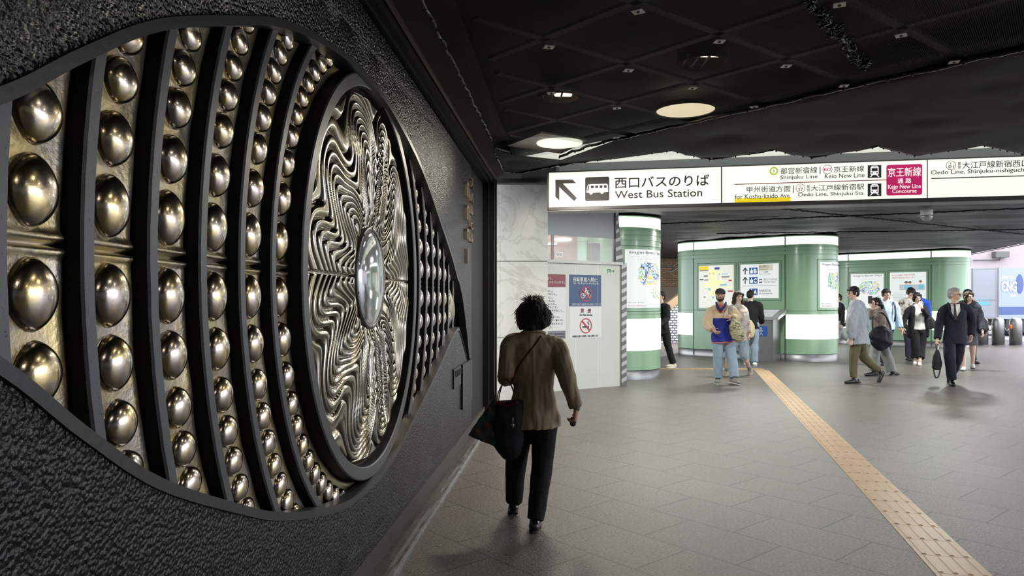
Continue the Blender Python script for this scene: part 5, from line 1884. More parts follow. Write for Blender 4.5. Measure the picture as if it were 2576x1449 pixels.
def pants(J, m, par, name='trousers', rad=(.058, .042, .036), to=.97, voxel=.010, wr=.012, waist=.22, seed=2.0):
    mb = MB(); H = J['H']
    torso(mb, J, [(-.08, .078, .062), (.02, .090, .066), (waist, .078, .058)])
    for s in 'RL':
        if to <= 1:
            e = J['knee' + s].lerp(J['ankle' + s], to) if to > 0 else J['hip' + s].lerp(J['knee' + s], 1 + to)
            limb(mb, [J['hip' + s] + Vector((0, 0, .01 * H)), J['knee' + s], e] if to > 0 else [J['hip' + s], e], [x * H for x in (rad if to > 0 else rad[:2])], J['S'], 'z')
    return soft(mb, name, m, par, voxel, 2, wr, 9, (1, 1, .5), seed)

def skirt(J, m, par, length=.55, voxel=.010):
    mb = MB(); H = J['H']
    k = (J['kneeR'] + J['kneeL']) / 2
    a = J['pel']
    e = a.lerp(k, length * 1.6)
    mb.tube([a + Vector((0, 0, .08 * H)), a, a.lerp(e, .5), e], [(.082 * H, .06 * H), (.098 * H, .072 * H), (.104 * H, .08 * H), (.108 * H, .085 * H)], 18, J['S'], flat='z')
    return soft(mb, 'skirt', m, par, voxel, 2, .008, 9, (1, 1, .2), 4)

def shoes(J, m, par, sole=None, fat=1.0, name='shoe', which='RL'):
    H = J['H']
    for s in which:
        mb = MB()
        h, t, an = J['heel' + s], J['toe' + s], J['ankle' + s]
        d = (t - h).normalized()
        up = (an - h.lerp(t, .24)).normalized()
        sd = d.cross(up)
        mb.tube([h, h.lerp(t, .35) + up * .004 * H, h.lerp(t, .7), t + d * .012 * H], [(.023 * H * fat, .022 * H * fat), (.023 * H * fat, .024 * H * fat), (.026 * H * fat, .019 * H * fat), (.021 * H * fat, .013 * H * fat)], 14, sd)
        mb.tube([h.lerp(t, .18), h.lerp(t, .18).lerp(an, .85)], [.024 * H * fat, .023 * H * fat], 12, sd)
        o = soft(mb, name, m, par, .007, 2)
        if sole:
            mb = MB()
            q = -up * .014 * H
            n = 14
            lp = []
            for k in range(n):
                a = 2 * PI * k / n
                c, sn = math.cos(a), math.sin(a)
                lp.append(h.lerp(t, .52) + d * (c * .086 * H) + sd * (sn * .0265 * H * fat * (1 - .12 * c * c)) + q)
            mb.v = [tuple(p) for p in lp] + [tuple(p - up * .009 * H) for p in lp]
            mb.f = [tuple(range(n)), tuple(range(2 * n - 1, n - 1, -1))] + [(i, (i + 1) % n, n + (i + 1) % n, n + i) for i in range(n)]
            mb.m = [0] * len(mb.f)
            mb.build('sole', sole, o)

def person(loc, label):
    return empty('person', loc, label, 'person')

def glasses(J, par, m=None):
    f, r, u, q = head_frame(J); hc = J['head']
    mb = MB()
    for k in (-1, 1):
        c = hc + r * (.29 * q * k) + u * .02 * q + f * .92 * q
        ring = [c + r * (.21 * q * math.cos(t * PI / 8)) + u * (.16 * q * math.sin(t * PI / 8)) for t in range(17)]
        mb.tube(ring, .022 * q, 6, f)
        mb.tube([c + r * (.2 * q * k), hc + r * (.70 * q * k) + u * .03 * q], .02 * q, 6, u)
    mb.tube([hc + f * .95 * q + r * .08 * q + u * .02 * q, hc + f * .95 * q - r * .08 * q + u * .02 * q], .02 * q, 6, u)
    return mb.build('glasses', m or M['inkblack'], par, True)

def strap(pts, w_, t_, m, name, par, side=(1, 0, 0), n=4):
    out = []
    P = [Vector(p) for p in pts]
    for i in range(len(P) - 1):
        p0, p1, p2, p3 = P[max(i - 1, 0)], P[i], P[i + 1], P[min(i + 2, len(P) - 1)]
        for k in range(n):
            t = k / n
            out.append(.5 * ((2 * p1) + (p2 - p0) * t + (2 * p0 - 5 * p1 + 4 * p2 - p3) * t * t + (3 * p1 - p0 - 3 * p2 + p3) * t ** 3))
    out.append(P[-1])
    mb = MB(); mb.tube(out, (w_, t_), 8, side)
    return mb.build(name, m, par, True)

def bag(name, rows, m, label, side=(1, 0, 0), wr=.008, voxel=.009, seed=5, wf=9, flat=''):
    """rows of (centre, half width, half depth) from top to bottom"""
    mb = MB()
    mb.tube([p for p, a, b in rows], [(a, b) for p, a, b in rows], 18, side, flat=flat)
    o = soft(mb, name, m, None, voxel, 9, wr, wf, (1, 1, .6), seed)
    return tag(o, label, 'bag')

# ---- 1 the woman in front, seen from behind
Y0 = 4.9
P = lambda x, y, dy=0.0: W3(x, y, Y0 + dy)
loc = Vector(((1338 - CX) / FPX * Y0, Y0, 0))
pw = person(loc, 'woman seen from behind in beige blazer and black trousers, walking beside the eye wall')
J = skeleton(loc, 0, 1.56, dict(lean=2), dict(
    head=(1341, 794, 4.92), neck=(1341, 842, 4.90), shL=(1281, 864, 4.88), shR=(1402, 868, 4.90), elL=(1276, 946, 4.86), wrL=(1273, 948, 5.10),
    elR=(1425, 950, 4.80), wrR=(1450, 1024, 4.84), pel=(1342, 1052, 4.92), hipL=(1313, 1062, 4.92), hipR=(1370, 1062, 4.92),
    kneeL=(1297, 1170, 5.02), kneeR=(1364, 1185, 4.88), ankleL=(1293, 1262, 5.10), ankleR=(1346, 1308, 4.76),
    heelL=(1292, 1276, 5.06), heelR=(1343, 1325, 4.72), toeL=(1291, 1282, 5.25), toeR=(1352, 1312, 4.90)))
J['hf'] = Vector((.08, 1, -.05)).normalized()
linen = cloth('beige_linen', (.30, .235, .155), .6, .12, .5, 420)
blk = cloth('black_trouser_cloth', (.011, .011, .012), .8, .2, .2)
body(J, 'body', SK2, pw, .0055, curlR=.85, curlL=.9, hands={'R': dict(pn=Vector((-.9, .3, 0)), hd=Vector((-.10, .12, -1)))}, face=True)
mb = MB(); H = 1.56
torso(mb, J, [(-.095, .122, .096), (.03, .116, .088), (.16, .102, .074), (.36, .086, .062), (.58, .096, .066), (.74, .112, .064), (.86, .116, .056), (.94, .088, .048), (1.0, .050, .046)], 'a')
for s, rr in (('L', (.040, .041, .042)), ('R', (.041, .040, .033))):
    limb(mb, [J['neck'].lerp(J['sh' + s], .6) - Vector((0, 0, .012)), J['sh' + s], J['el' + s], J['el' + s].lerp(J['wr' + s], .95 if s == 'R' else .5)], [.040 * H, rr[0] * H, rr[1] * H, rr[2] * H], (1, 0, 0), 'z')
    sh = J['sh' + s]
    mb.tube([sh + Vector((-.05 if s == 'R' else .05, 0, .012)), sh + Vector((.012 if s == 'R' else -.012, 0, .006))], [.045, .036], 12, (0, 1, 0))
jk = soft(mb, 'blazer', linen, pw, .0065, 2, .011, 9, (1.5, 1, .45), 1.7)
push(jk.data, lambda p: noise.noise((p.x * 26, p.y * 20, p.z * 3.2)) * smooth01(1.30, .9, p.z) + .5 * noise.noise((p.x * 40, p.y * 30, p.z * 14)), .006)     # long vertical drag folds
mb = MB()
nk = J['neck']
ringp = [nk + Vector((.066 * math.cos(t * PI / 12), .052 * math.sin(t * PI / 12) + .004, .012 + .012 * -math.sin(t * PI / 12))) for t in range(24)] 
ringp.append(ringp[0])
mb.tube(ringp, (.012, .026), 8, (0, 0, 1), caps=False)
mb.build('collar', linen, pw, True)
def at_back(px, py, Yg=4.72):
    return P(px, py, Yg - Y0)
# centre back seam and cuff button
def on_mesh(o, p, d):
    ok, q, nrm, _ = o.ray_cast(p - o.matrix_world.translation if False else p, d)
    return (q, nrm) if ok else (None, None)
def trace(o, pix, lift=.004):
    out = []
    for x, y in pix:
        d = W3(x, y, 1.0) - Vector((0, 0, CAM_H))
        ok, q, nrm, _ = o.ray_cast(Vector((0, 0, CAM_H)), d.normalized())
        if ok:
            out.append(q + nrm * lift)
    return out
dg = bpy.context.evaluated_depsgraph_get()
redl = cloth('dark_red_leather', (.085, .012, .014), .45, .3, .2)
pts = trace(jk, [(1360, 846), (1352, 858), (1344, 868), (1334, 881), (1324, 894), (1314, 908), (1304, 922), (1296, 938), (1290, 952), (1285, 966)], .003)
cb = empty('crossbody_bag', pts[-1], 'thin dark red crossbody strap over the back of the beige blazer', 'bag')
mb = MB(); mb.tube(pts, (.007, .003), 8, (1, 0, .3)); mb.build('strap', redl, cb, True)
pts = trace(jk, [(1340, y) for y in range(880, 1076, 14)], .0005)
mb = MB(); mb.tube(pts, .0015, 6); mb.build('back_seam', cloth('seam_thread', (.16, .12, .08)), pw)
for q in range(3):
    mb = MB(); mb.ell(J['el' + 'R'].lerp(J['wrR'], .86 - .06 * q) + Vector((.03, -.036, .0)), (.008, .006, .008), nu=10, nv=6); mb.build('cuff_button', M['inkgrey'], pw, True)
pants(J, blk, pw, 'trousers', (.060, .047, .037), 1.0, .008, .007, .2, 3)
# bell the hems
shoes(J, mat('black_leather', (.012, .012, .013), .25), pw, M['rubber'], 1.0)
# hair: full short cut, messy on top
f, r, u, q = head_frame(J); q *= 1.06
hc = J['head']; mt = Matrix((r, f, u)).transposed()
mb = MB()
E = lambda x, y, z, a, b, c: mb.ell(hc + r * x * q + f * y * q + u * z * q, (a * q, b * q, c * q), mt)
E(0, -.12, .26, .92, .95, .84); E(0, -.35, -.10, .88, .70, .72); E(.10, -.2, .62, .70, .7, .56)
for k in (-1, 1):
    E(.72 * k, -.10, -.12, .34, .60, .66); E(.60 * k, -.35, -.48, .34, .46, .40)
E(0, -.50, -.62, .60, .40, .40)
E(-.9, -.1, -.42, .18, .3, .22); E(.88, -.2, -.3, .18, .3, .3)
hr = soft(mb, 'hair', HB, pw, .006, 2, .012, 22, (1, 1, .35), 2.2)
rnd = random.Random(4)
mb = MB()
for k in range(700):
    a = rnd.uniform(0, 2 * PI); el = rnd.uniform(-.55, 1.35)
    d0 = (r * math.cos(a) * math.cos(el) + f * math.sin(a) * math.cos(el) + u * math.sin(el))
    if d0.dot(f) > .75:
        continue
    b = hc + u * .15 * q + Vector((d0.dot(r) * .90, 0, 0)).x * r * q + f * (d0.dot(f) * .92 * q) + u * (d0.dot(u) * .86 * q)
    L = rnd.uniform(.04, .075)
    dn = (-u * .8 + d0 * (.30 + .3 * rnd.random()) + r * rnd.uniform(-.35, .35)).normalized() if el < .95 else (d0 * .7 + r * rnd.uniform(-.9, .9) + f * rnd.uniform(-.6, .6)).normalized()
    if el >= .95:
        L *= .75
    mb.tube([b - dn * .01, b + dn * L * .4 + d0 * .006, b + dn * L * .8 + d0 * .004, b + dn * L], [.0020, .0018, .0012, .0005], 5, r)
st_ = mb.build('loose_strands', HB, hr, True)
st_['kind'] = 'stuff'
# watch-like band and the purse in her hand
mb = MB(); wv = (J['wrR'] - J['elR']).normalized(); mb.tube([J['wrR'] - wv * .004, J['wrR'] + wv * .008], .0245, 14); mb.build('bracelet', M['inkgrey'], pw, True)
hp = J['wrR'] + Vector((-.022, .012, -.098))
po = bag('small_purse', [(hp + Vector((0, 0, .02)), .020, .012), (hp, .026, .016), (hp + Vector((0, 0, -.024)), .020, .013)], mat('shiny_dark_purse', (.05, .05, .055), .25, .3), 'small shiny dark purse in the right hand of the beige blazer woman', wr=.003, voxel=.005)
# tote hanging from the left forearm
navy = cloth('black_tote_cloth', (.012, .013, .018), .75, .25, .2)
bY = 4.84
B = lambda x, y, dy=0.0: W3(x, y, bY + dy)
tb = bag('tote_bag', [(B(1276, 1008), .118, .045), (B(1277, 1030), .120, .066), (B(1276, 1075), .120, .078), (B(1279, 1115), .112, .075), (B(1286, 1138), .075, .055)], navy, 'big black tote with dark red handles hanging from the left arm of the blazer woman', wr=.010, voxel=.008, seed=8, flat='a')
for (x0, x1, dy, col, nm) in ((1250, 1298, -.06, redl, 'handle'), (1254, 1296, .07, navy, 'handle')):
    strap([B(x0, 1016, dy), B(x0 + 3, 990, dy), B(1266, 962, dy * .5), B(1272, 952, .0), B(1282, 962, dy * .5), B(x1 - 3, 990, dy), B(x1, 1016, dy)], .009, .004, col, nm, tb, (0, 1, 0))
mb = MB()
mb.tube([B(1252, 1013, -.075), B(1276, 1022, -.085), B(1300, 1013, -.075)], [.012, .014, .012], 8); mb.build('red_trim', redl, tb, True)
mb = MB(); mb.tube([B(1290, 1052, -.10), B(1290, 1062, -.10)], .004, 8); mb.ell(B(1290, 1070, -.10), (.010, .007, .014)); mb.build('charm', M['steel'], tb, True)
# the patterned scarf poking out of the tote
plaid = mat('dark_tartan_cloth', (.03, .04, .05), .85)
g = N(plaid); co = g.co((1, 1, 1), (0, R(35), 0))
sx = g.n('ShaderNodeSeparateXYZ'); g.l(co, sx.inputs[0])
wa = g.math('POWER', g.math('ABSOLUTE', g.math('SINE', g.math('MULTIPLY', sx.outputs[0], 42))), 5); wb = g.math('POWER', g.math('ABSOLUTE', g.math('SINE', g.math('MULTIPLY', sx.outputs[2], 38))), 5)
g.base(g.mix(wb, g.mix(wa, (.012, .018, .028), (.09, .055, .012)), (.015, .055, .05)))
mb = MB()
A0 = [B(1247, 992, -.01), B(1176, 1094, -.02), B(1206, 1106, -.02), B(1238, 1118, -.02), B(1258, 1128, -.01), B(1252, 1040, -.02)]
vs = [p + Vector((0, -.03, 0)) for p in A0] + [p + Vector((0, .03, 0)) for p in A0]
n = len(A0)
mb.add(vs, [tuple(range(n)), tuple(range(2 * n - 1, n - 1, -1))] + [(i, (i + 1) % n, n + (i + 1) % n, n + i) for i in range(n)])
sc_ = soft(mb, 'tartan_cloth', plaid, None, .008, 3, .008, 12, (1, 1, .4), 6)
tag(sc_, 'dark tartan cloth fanning out on the wall side of the black tote', 'cloth')

# ---- 2 man in cap and two-tone fleece
def mk(px, Y, label):
    x = (px - CX) / FPX * Y
    return Vector((x, Y, 0)), person((x, Y, 0), label)
denim = cloth('light_denim', (.24, .31, .37), .85, .2, .3); denim2 = cloth('pale_denim', (.33, .40, .47), .85, .2, .3)
Y = 13.2
l, pm = mk(1818, Y, 'man in dark cap, beige and blue fleece and light jeans walking towards us')
J = skeleton(l, 172, 1.80, dict(lean=2, hipR=-2, kneeR=2, hipL=16, kneeL=6, footL=-10), dict(
    head=(1812, 742, Y), neck=(1813, 768, Y), shR=(1788, 785, Y), shL=(1843, 783, Y), elR=(1779, 818, Y), wrR=(1794, 830, Y - .16), elL=(1853, 800, Y + .05), wrL=(1838, 797, Y - .22),
    pel=(1818, 850, Y), hipR=(1806, 858, Y), hipL=(1831, 858, Y), kneeR=(1807, 905, Y), kneeL=(1842, 902, Y - .1), ankleR=(1806, 950, Y + .02), ankleL=(1848, 950, Y - .22),
    heelR=(1806, 958, Y + .07), toeR=(1804, 961, Y - .16), heelL=(1840, 958, Y - .16), toeL=(1856, 962, Y - .34)))
J['hf'] = Vector((-.32, -1, -.02)).normalized()
body(J, 'body', SK2, pm, .007, curlR=.6, curlL=1.0)
fl = mat('beige_and_blue_fleece', (.5, .4, .3), .9)
g = N(fl); sx = g.n('ShaderNodeSeparateXYZ'); g.l(g.co(), sx.inputs[0])
zsplit = W3(1800, 800, Y).z
g.base(g.mix(g.math('LESS_THAN', sx.outputs[2], zsplit), (.52, .39, .26), (.012, .022, .21)))
g.bump(g.noise(g.co(), 60, 3), .5, .008)
fs_ = cloth('beige_fleece', (.52, .39, .26), .9, .12, .5, 70)
tp_ = top(J, fl, pm, 'fleece', .026, -.10, (.044, .042, .026), .80, .010, .012, 1.0)
# sleeves in plain beige over the blue lower half
mb = MB()
for s in 'RL':
    limb(mb, [J['sh' + s], J['el' + s], J['el' + s].lerp(J['wr' + s], .9)], [.052 * 1.8, .055 * 1.8, .036 * 1.8], J['S'], 'z')
soft(mb, 'sleeves', fs_, pm, .010, 2, .010, 9, (1, 1, .6), 4)
mb = MB(); mb.tube([W3(1802, 762, Y - .10), W3(1805, 773, Y - .19), W3(1813, 780, Y - .21), W3(1822, 772, Y - .19), W3(1826, 762, Y - .10)], (.03, .018), 8, (0, 0, 1)); mb.build('collar', cloth('navy_collar', (.02, .025, .09)), pm, True)
mb = MB(); mb.ell(W3(1813, 776, Y - .135), (.05, .05, .085)); mb.build('tee_shirt', cloth('coral_tee', (.45, .09, .09)), pm, True)
mb = MB(); torso(mb, J, [(-.145, .118, .090), (-.03, .110, .084)], 'a'); soft(mb, 'shirt_hem', cloth('coral_tee_hem', (.5, .14, .13)), pm, .012, 1)
pants(J, denim, pm, 'jeans', (.062, .050, .046), 1.0, .010, .010)
shoes(J, cloth('grey_trainer', (.20, .19, .17)), pm, M['offwhite'], 1.15)
f, r, u, q = head_frame(J); hc = J['head']; mt = Matrix((r, f, u)).transposed()
capm = cloth('dark_cap_cloth', (.03, .03, .032))
mb = MB(); mb.ell(hc + u * .42 * q - f * .10 * q, (.80 * q, .96 * q, .66 * q), mt); mb.ell(hc + u * .42 * q + f * 1.0 * q, (.55 * q, .52 * q, .06 * q), mt)
soft(mb, 'cap', capm, pm, .007, 2)
mb = MB(); mb.ell(hc - u * .72 * q + f * .42 * q, (.44 * q, .36 * q, .30 * q), mt); mb.ell(hc - u * .36 * q + f * .86 * q, (.26 * q, .07 * q, .06 * q), mt)
for k in (-1, 1):
    mb.ell(hc - u * .45 * q + f * .15 * q + r * .52 * q * k, (.08 * q, .3 * q, .35 * q), mt)
soft(mb, 'beard', hairm('black_beard', (.018, .014, .012)), pm, .006, 1, .004, 60)
camo = mat('camouflage_cloth', (.3, .28, .18), .85)
g = N(camo); co = g.co((9, 9, 26)); g.base(g.ramp(g.noise(co, 1.4, 3, .6, .6), [(.36, (.06, .055, .035)), (.46, (.26, .22, .11)), (.56, (.50, .44, .30)), (.64, (.16, .15, .08))]))
cb2 = bag('camouflage_tote', [(W3(1846, 804, Y - .24), .05, .05), (W3(1848, 815, Y - .24), .10, .08), (W3(1854, 835, Y - .24), .135, .09), (W3(1858, 850, Y - .24), .115, .07)], camo, 'sagging camouflage tote bag hanging between the capped man and the curly-haired woman', wr=.01)
strap([W3(1838, 806, Y - .26), W3(1834, 790, Y - .26), W3(1836, 772, Y - .16), W3(1842, 766, Y)], .02, .006, cloth('grey_strap', (.2, .2, .18)), 'strap', cb2)
strap([W3(1852, 808, Y - .26), W3(1848, 797, Y - .28), W3(1842, 796, Y - .28)], .012, .006, camo, 'strap', cb2)

# ---- 3 curly-haired woman beside him
Y = 14.4
l, p3 = mk(1852, Y, 'woman with curly dark hair, pale patterned jumper and denim shorts beside the capped man')
J = skeleton(l, 176, 1.70, dict(sw=.10), dict(head=(1857, 747, Y), neck=(1856, 768, Y), shR=(1838, 781, Y), shL=(1874, 781, Y), elL=(1879, 815, Y), wrL=(1883, 840, Y - .05), elR=(1834, 812, Y), wrR=(1838, 838, Y),
    pel=(1860, 848, Y), hipR=(1850, 855, Y), hipL=(1870, 855, Y), kneeR=(1832, 895, Y), kneeL=(1872, 893, Y - .10), ankleR=(1827, 934, Y + .1), ankleL=(1886, 928, Y + .28),
    heelR=(1828, 941, Y + .16), toeR=(1823, 945, Y - .05), heelL=(1888, 935, Y + .36), toeL=(1883, 951, Y + .24)))
J['hf'] = Vector((.12, -1, -.03)).normalized()
body(J, 'body', SKD, p3, .007)
hair(J, 'curly', HBR, p3)
knit = mat('pale_patterned_knit', (.5, .46, .42), .9)
g = N(knit); g.base(g.ramp(g.noise(g.co((1, 1, 1)), 5.5, 2), [(.40, (.58, .54, .50)), (.52, (.50, .44, .38)), (.60, (.30, .27, .24)), (.68, (.46, .24, .16))]))
g.bump(g.noise(g.co(), 90, 2), .4, .006)
top(J, knit, p3, 'jumper', .020, -.12, (.042, .042, .032), .92, .010, .010)
pants(J, denim2, p3, 'denim_shorts', (.064, .056, .05), .12, .010, .010)
for s in 'RL':
    mb = MB(); mb.tube([J['ankle' + s], J['knee' + s].lerp(J['ankle' + s], .82)], .025 * 1.7, 12); mb.build('sock', cloth('grey_green_sock', (.22, .25, .23)), p3, True)
shoes(J, cloth('beige_trainer', (.42, .36, .28)), p3, M['offwhite'], 1.25)
# ---- 4 person in black hoodie at the map console
Y = 16.9
l, p4 = mk(1888, Y, 'person in black hoodie and jeans with back turned, reading the exit sign')
J = skeleton(l, -18, 1.76, dict(lean=5, shR=12, elR=50, shL=12, elL=50, pitch=-18, yaw=14, footR=8, footL=-8))
body(J, 'body', SKD, p4, .008); hair(J, 'short', HB, p4)
top(J, cloth('black_hoodie', (.012, .012, .013)), p4, 'hoodie', .018, -.14, (.044, .042, .034), .92)
pants(J, denim, p4, 'jeans', (.060, .05, .046), 1.0)
shoes(J, M['white'], p4, M['white'], 1.1)
bag('shoulder_bag', [(W3(1884, 808, Y - .2), .07, .04), (W3(1885, 820, Y - .2), .12, .06), (W3(1887, 838, Y - .2), .12, .06), (W3(1890, 846, Y - .2), .07, .04)], cloth('cream_canvas', (.50, .44, .27)), 'cream canvas bag on the hip of the black hoodie person', wr=.008)
# ---- 5 man half hidden behind the nearest kiosk
Y = 16.1
l, p5 = mk(1666, Y, 'man in dark suit and white shoes half hidden behind the nearest green kiosk')
J = skeleton(l, 120, 1.74, dict(lean=3, hipR=14, kneeR=4, hipL=-12, kneeL=10, shL=10, elL=55, shR=5, elR=40))
body(J, 'body', SK, p5, .008); hair(J, 'short', HB, p5)
suit = cloth('black_suit_cloth', (.014, .014, .016)); top(J, suit, p5, 'jacket', .016, -.22, (.040, .038, .032), .9); pants(J, suit, p5, 'trousers', (.058, .046, .042))
shoes(J, cloth('cream_shoe', (.55, .52, .42)), p5, M['white'], 1.1)
# ---- 6 man in grey overshirt
Y = 13.2
l, p6 = mk(2150, Y, 'man in loose grey shirt and olive trousers striding to the left, in glasses')
J = skeleton(l, 96, 1.78, dict(), dict(head=(2146, 737, Y), neck=(2151, 760, Y + .02), shL=(2150, 775, Y - .20), shR=(2164, 772, Y + .18), elL=(2142, 815, Y - .26), wrL=(2141, 852, Y - .22), elR=(2176, 812, Y + .22), wrR=(2168, 846, Y + .2),
    pel=(2158, 850, Y), hipL=(2155, 858, Y - .09), hipR=(2162, 858, Y + .09), kneeL=(2147, 905, Y - .09), ankleL=(2147, 950, Y - .09), heelL=(2158, 959, Y - .09), toeL=(2130, 961, Y - .09),
    kneeR=(2172, 902, Y + .09), ankleR=(2212, 932, Y + .09), heelR=(2220, 936, Y + .09), toeR=(2209, 960, Y + .09)))
J['hf'] = Vector((-1, -.12, -.02)).normalized()
body(J, 'body', SKD, p6, .007); hair(J, 'fringe', HB, p6); glasses(J, p6, M['steel'])
top(J, cloth('grey_shirt_cloth', (.28, .30, .33), .8, .08), p6, 'shirt', .034, -.16, (.056, .058, .046), .95, .010, .016, 1.0, flare=.022)
pants(J, cloth('olive_cloth', (.105, .090, .048)), p6, 'trousers', (.058, .046, .036)); shoes(J, mat('black_shoe_leather', (.014, .013, .013), .3), p6, M['rubber'], 1.05)
# ---- 7 woman with ponytail and big bag
Y = 14.5
l, p7 = mk(2212, Y, 'woman with ponytail in taupe top and wide grey trousers, photographing to the left')
J = skeleton(l, 70, 1.60, dict(sw=.10), dict(head=(2203, 762, Y), neck=(2209, 780, Y), shL=(2196, 790, Y - .14), shR=(2222, 790, Y + .12), elL=(2195, 815, Y - .18), wrL=(2189, 764, Y - .26), elR=(2230, 818, Y + .16), wrR=(2218, 842, Y + .1),
    pel=(2212, 858, Y), hipL=(2207, 865, Y - .09), hipR=(2218, 865, Y + .09), kneeL=(2197, 902, Y - .09), ankleL=(2198, 932, Y - .09), heelL=(2206, 940, Y - .09), toeL=(2180, 942, Y - .09),
    kneeR=(2232, 900, Y + .09), ankleR=(2243, 934, Y + .09), heelR=(2256, 940, Y + .09), toeR=(2236, 946, Y + .09)))
J['wrL'] = W3(2194, 775, Y - .34); J['elL'] = W3(2188, 800, Y - .28)
J['hf'] = Vector((-1, .25, .0)).normalized()
body(J, 'body', SKD, p7, .007); hair(J, 'ponytail', HB, p7)
top(J, cloth('taupe_knit', (.20, .155, .13)), p7, 'top', .018, .02, (.046, .044, .034), .9)
pants(J, cloth('grey_green_cloth', (.22, .235, .215)), p7, 'trousers', (.066, .062, .060), .98); shoes(J, M['inkblack'], p7, M['rubber'], 1.2)
sb = bag('shoulder_bag', [(W3(2212, 826, Y - .30), .16, .05), (W3(2216, 838, Y - .32), .24, .10), (W3(2216, 856, Y - .32), .255, .11), (W3(2206, 868, Y - .32), .17, .08)], cloth('black_nylon', (.012, .012, .018), .5), 'big black shoulder bag slung behind the ponytail woman', wr=.008)
strap([W3(2196, 830, Y - .38), W3(2196, 800, Y - .36), W3(2204, 786, Y - .22), W3(2224, 790, Y - .1), W3(2238, 815, Y - .2), W3(2241, 838, Y - .34)], .022, .006, M['inkblack'], 'strap', sb)
ph = MB(); ph.box(-.04, -.006, -.075, .04, .006, .075, lambda x, y, z: tuple(W3(2189, 754, Y - .36) + Vector((x, y, z)))); tag(ph.build('phone', M['inkblack']), 'dark phone held up by the ponytail woman', 'phone')
# ---- 8 young man in light blue shirt
Y = 16.6
l, p8 = mk(2228, Y, 'young man in light blue shirt with backpack straps, behind the ponytail woman')
J = skeleton(l, 178, 1.80, dict(lean=1, abL=14, hipR=10, kneeR=8, hipL=-10, kneeL=10))
body(J, 'body', SK, p8, .008); hair(J, 'fringe', HB, p8)
top(J, cloth('light_blue_shirt', (.38, .47, .62), .8, .1), p8, 'shirt', .020, -.18, (.044, .042, .034), .95); pants(J, cloth('navy_trousers', (.03, .035, .06)), p8); shoes(J, M['inkblack'], p8, M['white'])
for s in 'RL':
    sh = J['sh' + s].lerp(J['neck'], .35)
    strap([sh + Vector((0, .12, -.05)), sh + Vector((0, 0, .065)), sh + Vector((0, -.13, -.04)), sh + Vector((0, -.165, -.25)), sh + Vector((.02 if s == 'L' else -.02, -.10, -.42))], .022, .008, M['inkblack'], 'backpack_strap', p8)
# ---- 9 person in cream top behind the black-cardigan woman
Y = 18.3
l, p9 = mk(2290, Y, 'man in cream patterned shirt looking down, behind the woman in black cardigan')
J = skeleton(l, 170, 1.86, dict(lean=2, pitch=-22, yaw=-20, shL=8, elL=70, abR=10, hipR=14, kneeR=10, hipL=-12, kneeL=8))
body(J, 'body', SK, p9, .008); hair(J, 'fringe', HB, p9)
crm = mat('cream_patterned_cloth', (.5, .48, .42), .9); g = N(crm); g.base(g.ramp(g.noise(g.co(), 7, 2), [(.4, (.60, .58, .52)), (.55, (.42, .38, .33)), (.62, (.10, .09, .08))]))
top(J, crm, p9, 'shirt', .020, -.14, (.044, .042, .034), .6); pants(J, cloth('navy_trouser_cloth', (.02, .022, .035)), p9); shoes(J, M['inkblack'], p9, M['rubber'])
mb = MB(); mb.tube([W3(2313, 757, Y + .1), W3(2330, 763, Y + .12), W3(2334, 790, Y + .12)], [(.10, .08), (.13, .10), (.10, .08)], 14)
bk = soft(mb, 'backpack', cloth('bright_blue_nylon', (.02, .09, .50), .6), None, .010, 8, .008); tag(bk, 'bright blue backpack on the back of the cream-shirted man', 'bag')
# ---- 10 woman in black cardigan
Y = 16.9
l, p10 = mk(2311, Y, 'woman in black cardigan, pale blouse and cropped black trousers, hand to mouth')
J = skeleton(l, 176, 1.70, dict(sw=.10), dict(head=(2307, 748, Y - .02), neck=(2309, 765, Y), shR=(2287, 778, Y), shL=(2328, 777, Y), elR=(2274, 805, Y + .04), wrR=(2273, 825, Y - .04), elL=(2334, 797, Y - .10), wrL=(2319, 774, Y - .28),
    pel=(2310, 828, Y), hipR=(2300, 836, Y), hipL=(2320, 836, Y), kneeR=(2303, 872, Y - .03), kneeL=(2318, 872, Y + .03), ankleR=(2303, 905, Y + .02), ankleL=(2314, 908, Y - .12), heelR=(2303, 911, Y + .06), toeR=(2301, 914, Y - .12), heelL=(2313, 913, Y - .06), toeL=(2314, 918, Y - .24)))
J['hf'] = Vector((-.08, -1, -.30)).normalized()
body(J, 'body', SKD, p10, .007, curlL=1.0, hands={'L': dict(hd=Vector((-.5, -.15, .85)), pn=Vector((-.3, .8, .2)))}); hair(J, 'bob', HB, p10)
top(J, cloth('pale_blouse', (.50, .49, .46), .7, .08), p10, 'blouse', .010, -.02, (.030, .028, .024), -.3)
mb = MB()
S = J['S']; H = 1.70
for s in 'RL':
    limb(mb, [J['neck'].lerp(J['sh' + s], .75), J['sh' + s], J['el' + s], J['el' + s].lerp(J['wr' + s], .86)], [.034 * H, .040 * H, .036 * H, .028 * H], S)
    k = 1 if s == 'R' else -1
    a = J['sh' + s].lerp(J['neck'], .25); b = J['hip' + s] + S * (k * .055 * H)
    mb.tube([a + Vector((0, -.02, 0)), a.lerp(b, .4) + Vector((0, -.03, 0)), a.lerp(b, .8) + Vector((0, -.02, 0)), b + Vector((0, .02, -.06))], [(.04 * H, .055 * H), (.034 * H, .068 * H), (.036 * H, .066 * H), (.042 * H, .06 * H)], 12, S)
back = J['pel'].lerp(J['neck'], .5)
mb.tube([J['neck'] + Vector((0, .05, -.02)), back + Vector((0, .09, 0)), J['pel'] + Vector((0, .09, -.08))], [(.06 * H, .03 * H), (.10 * H, .03 * H), (.11 * H, .03 * H)], 14, S)
soft(mb, 'cardigan', cloth('black_cardigan', (.014, .014, .017)), p10, .010, 3, .008)
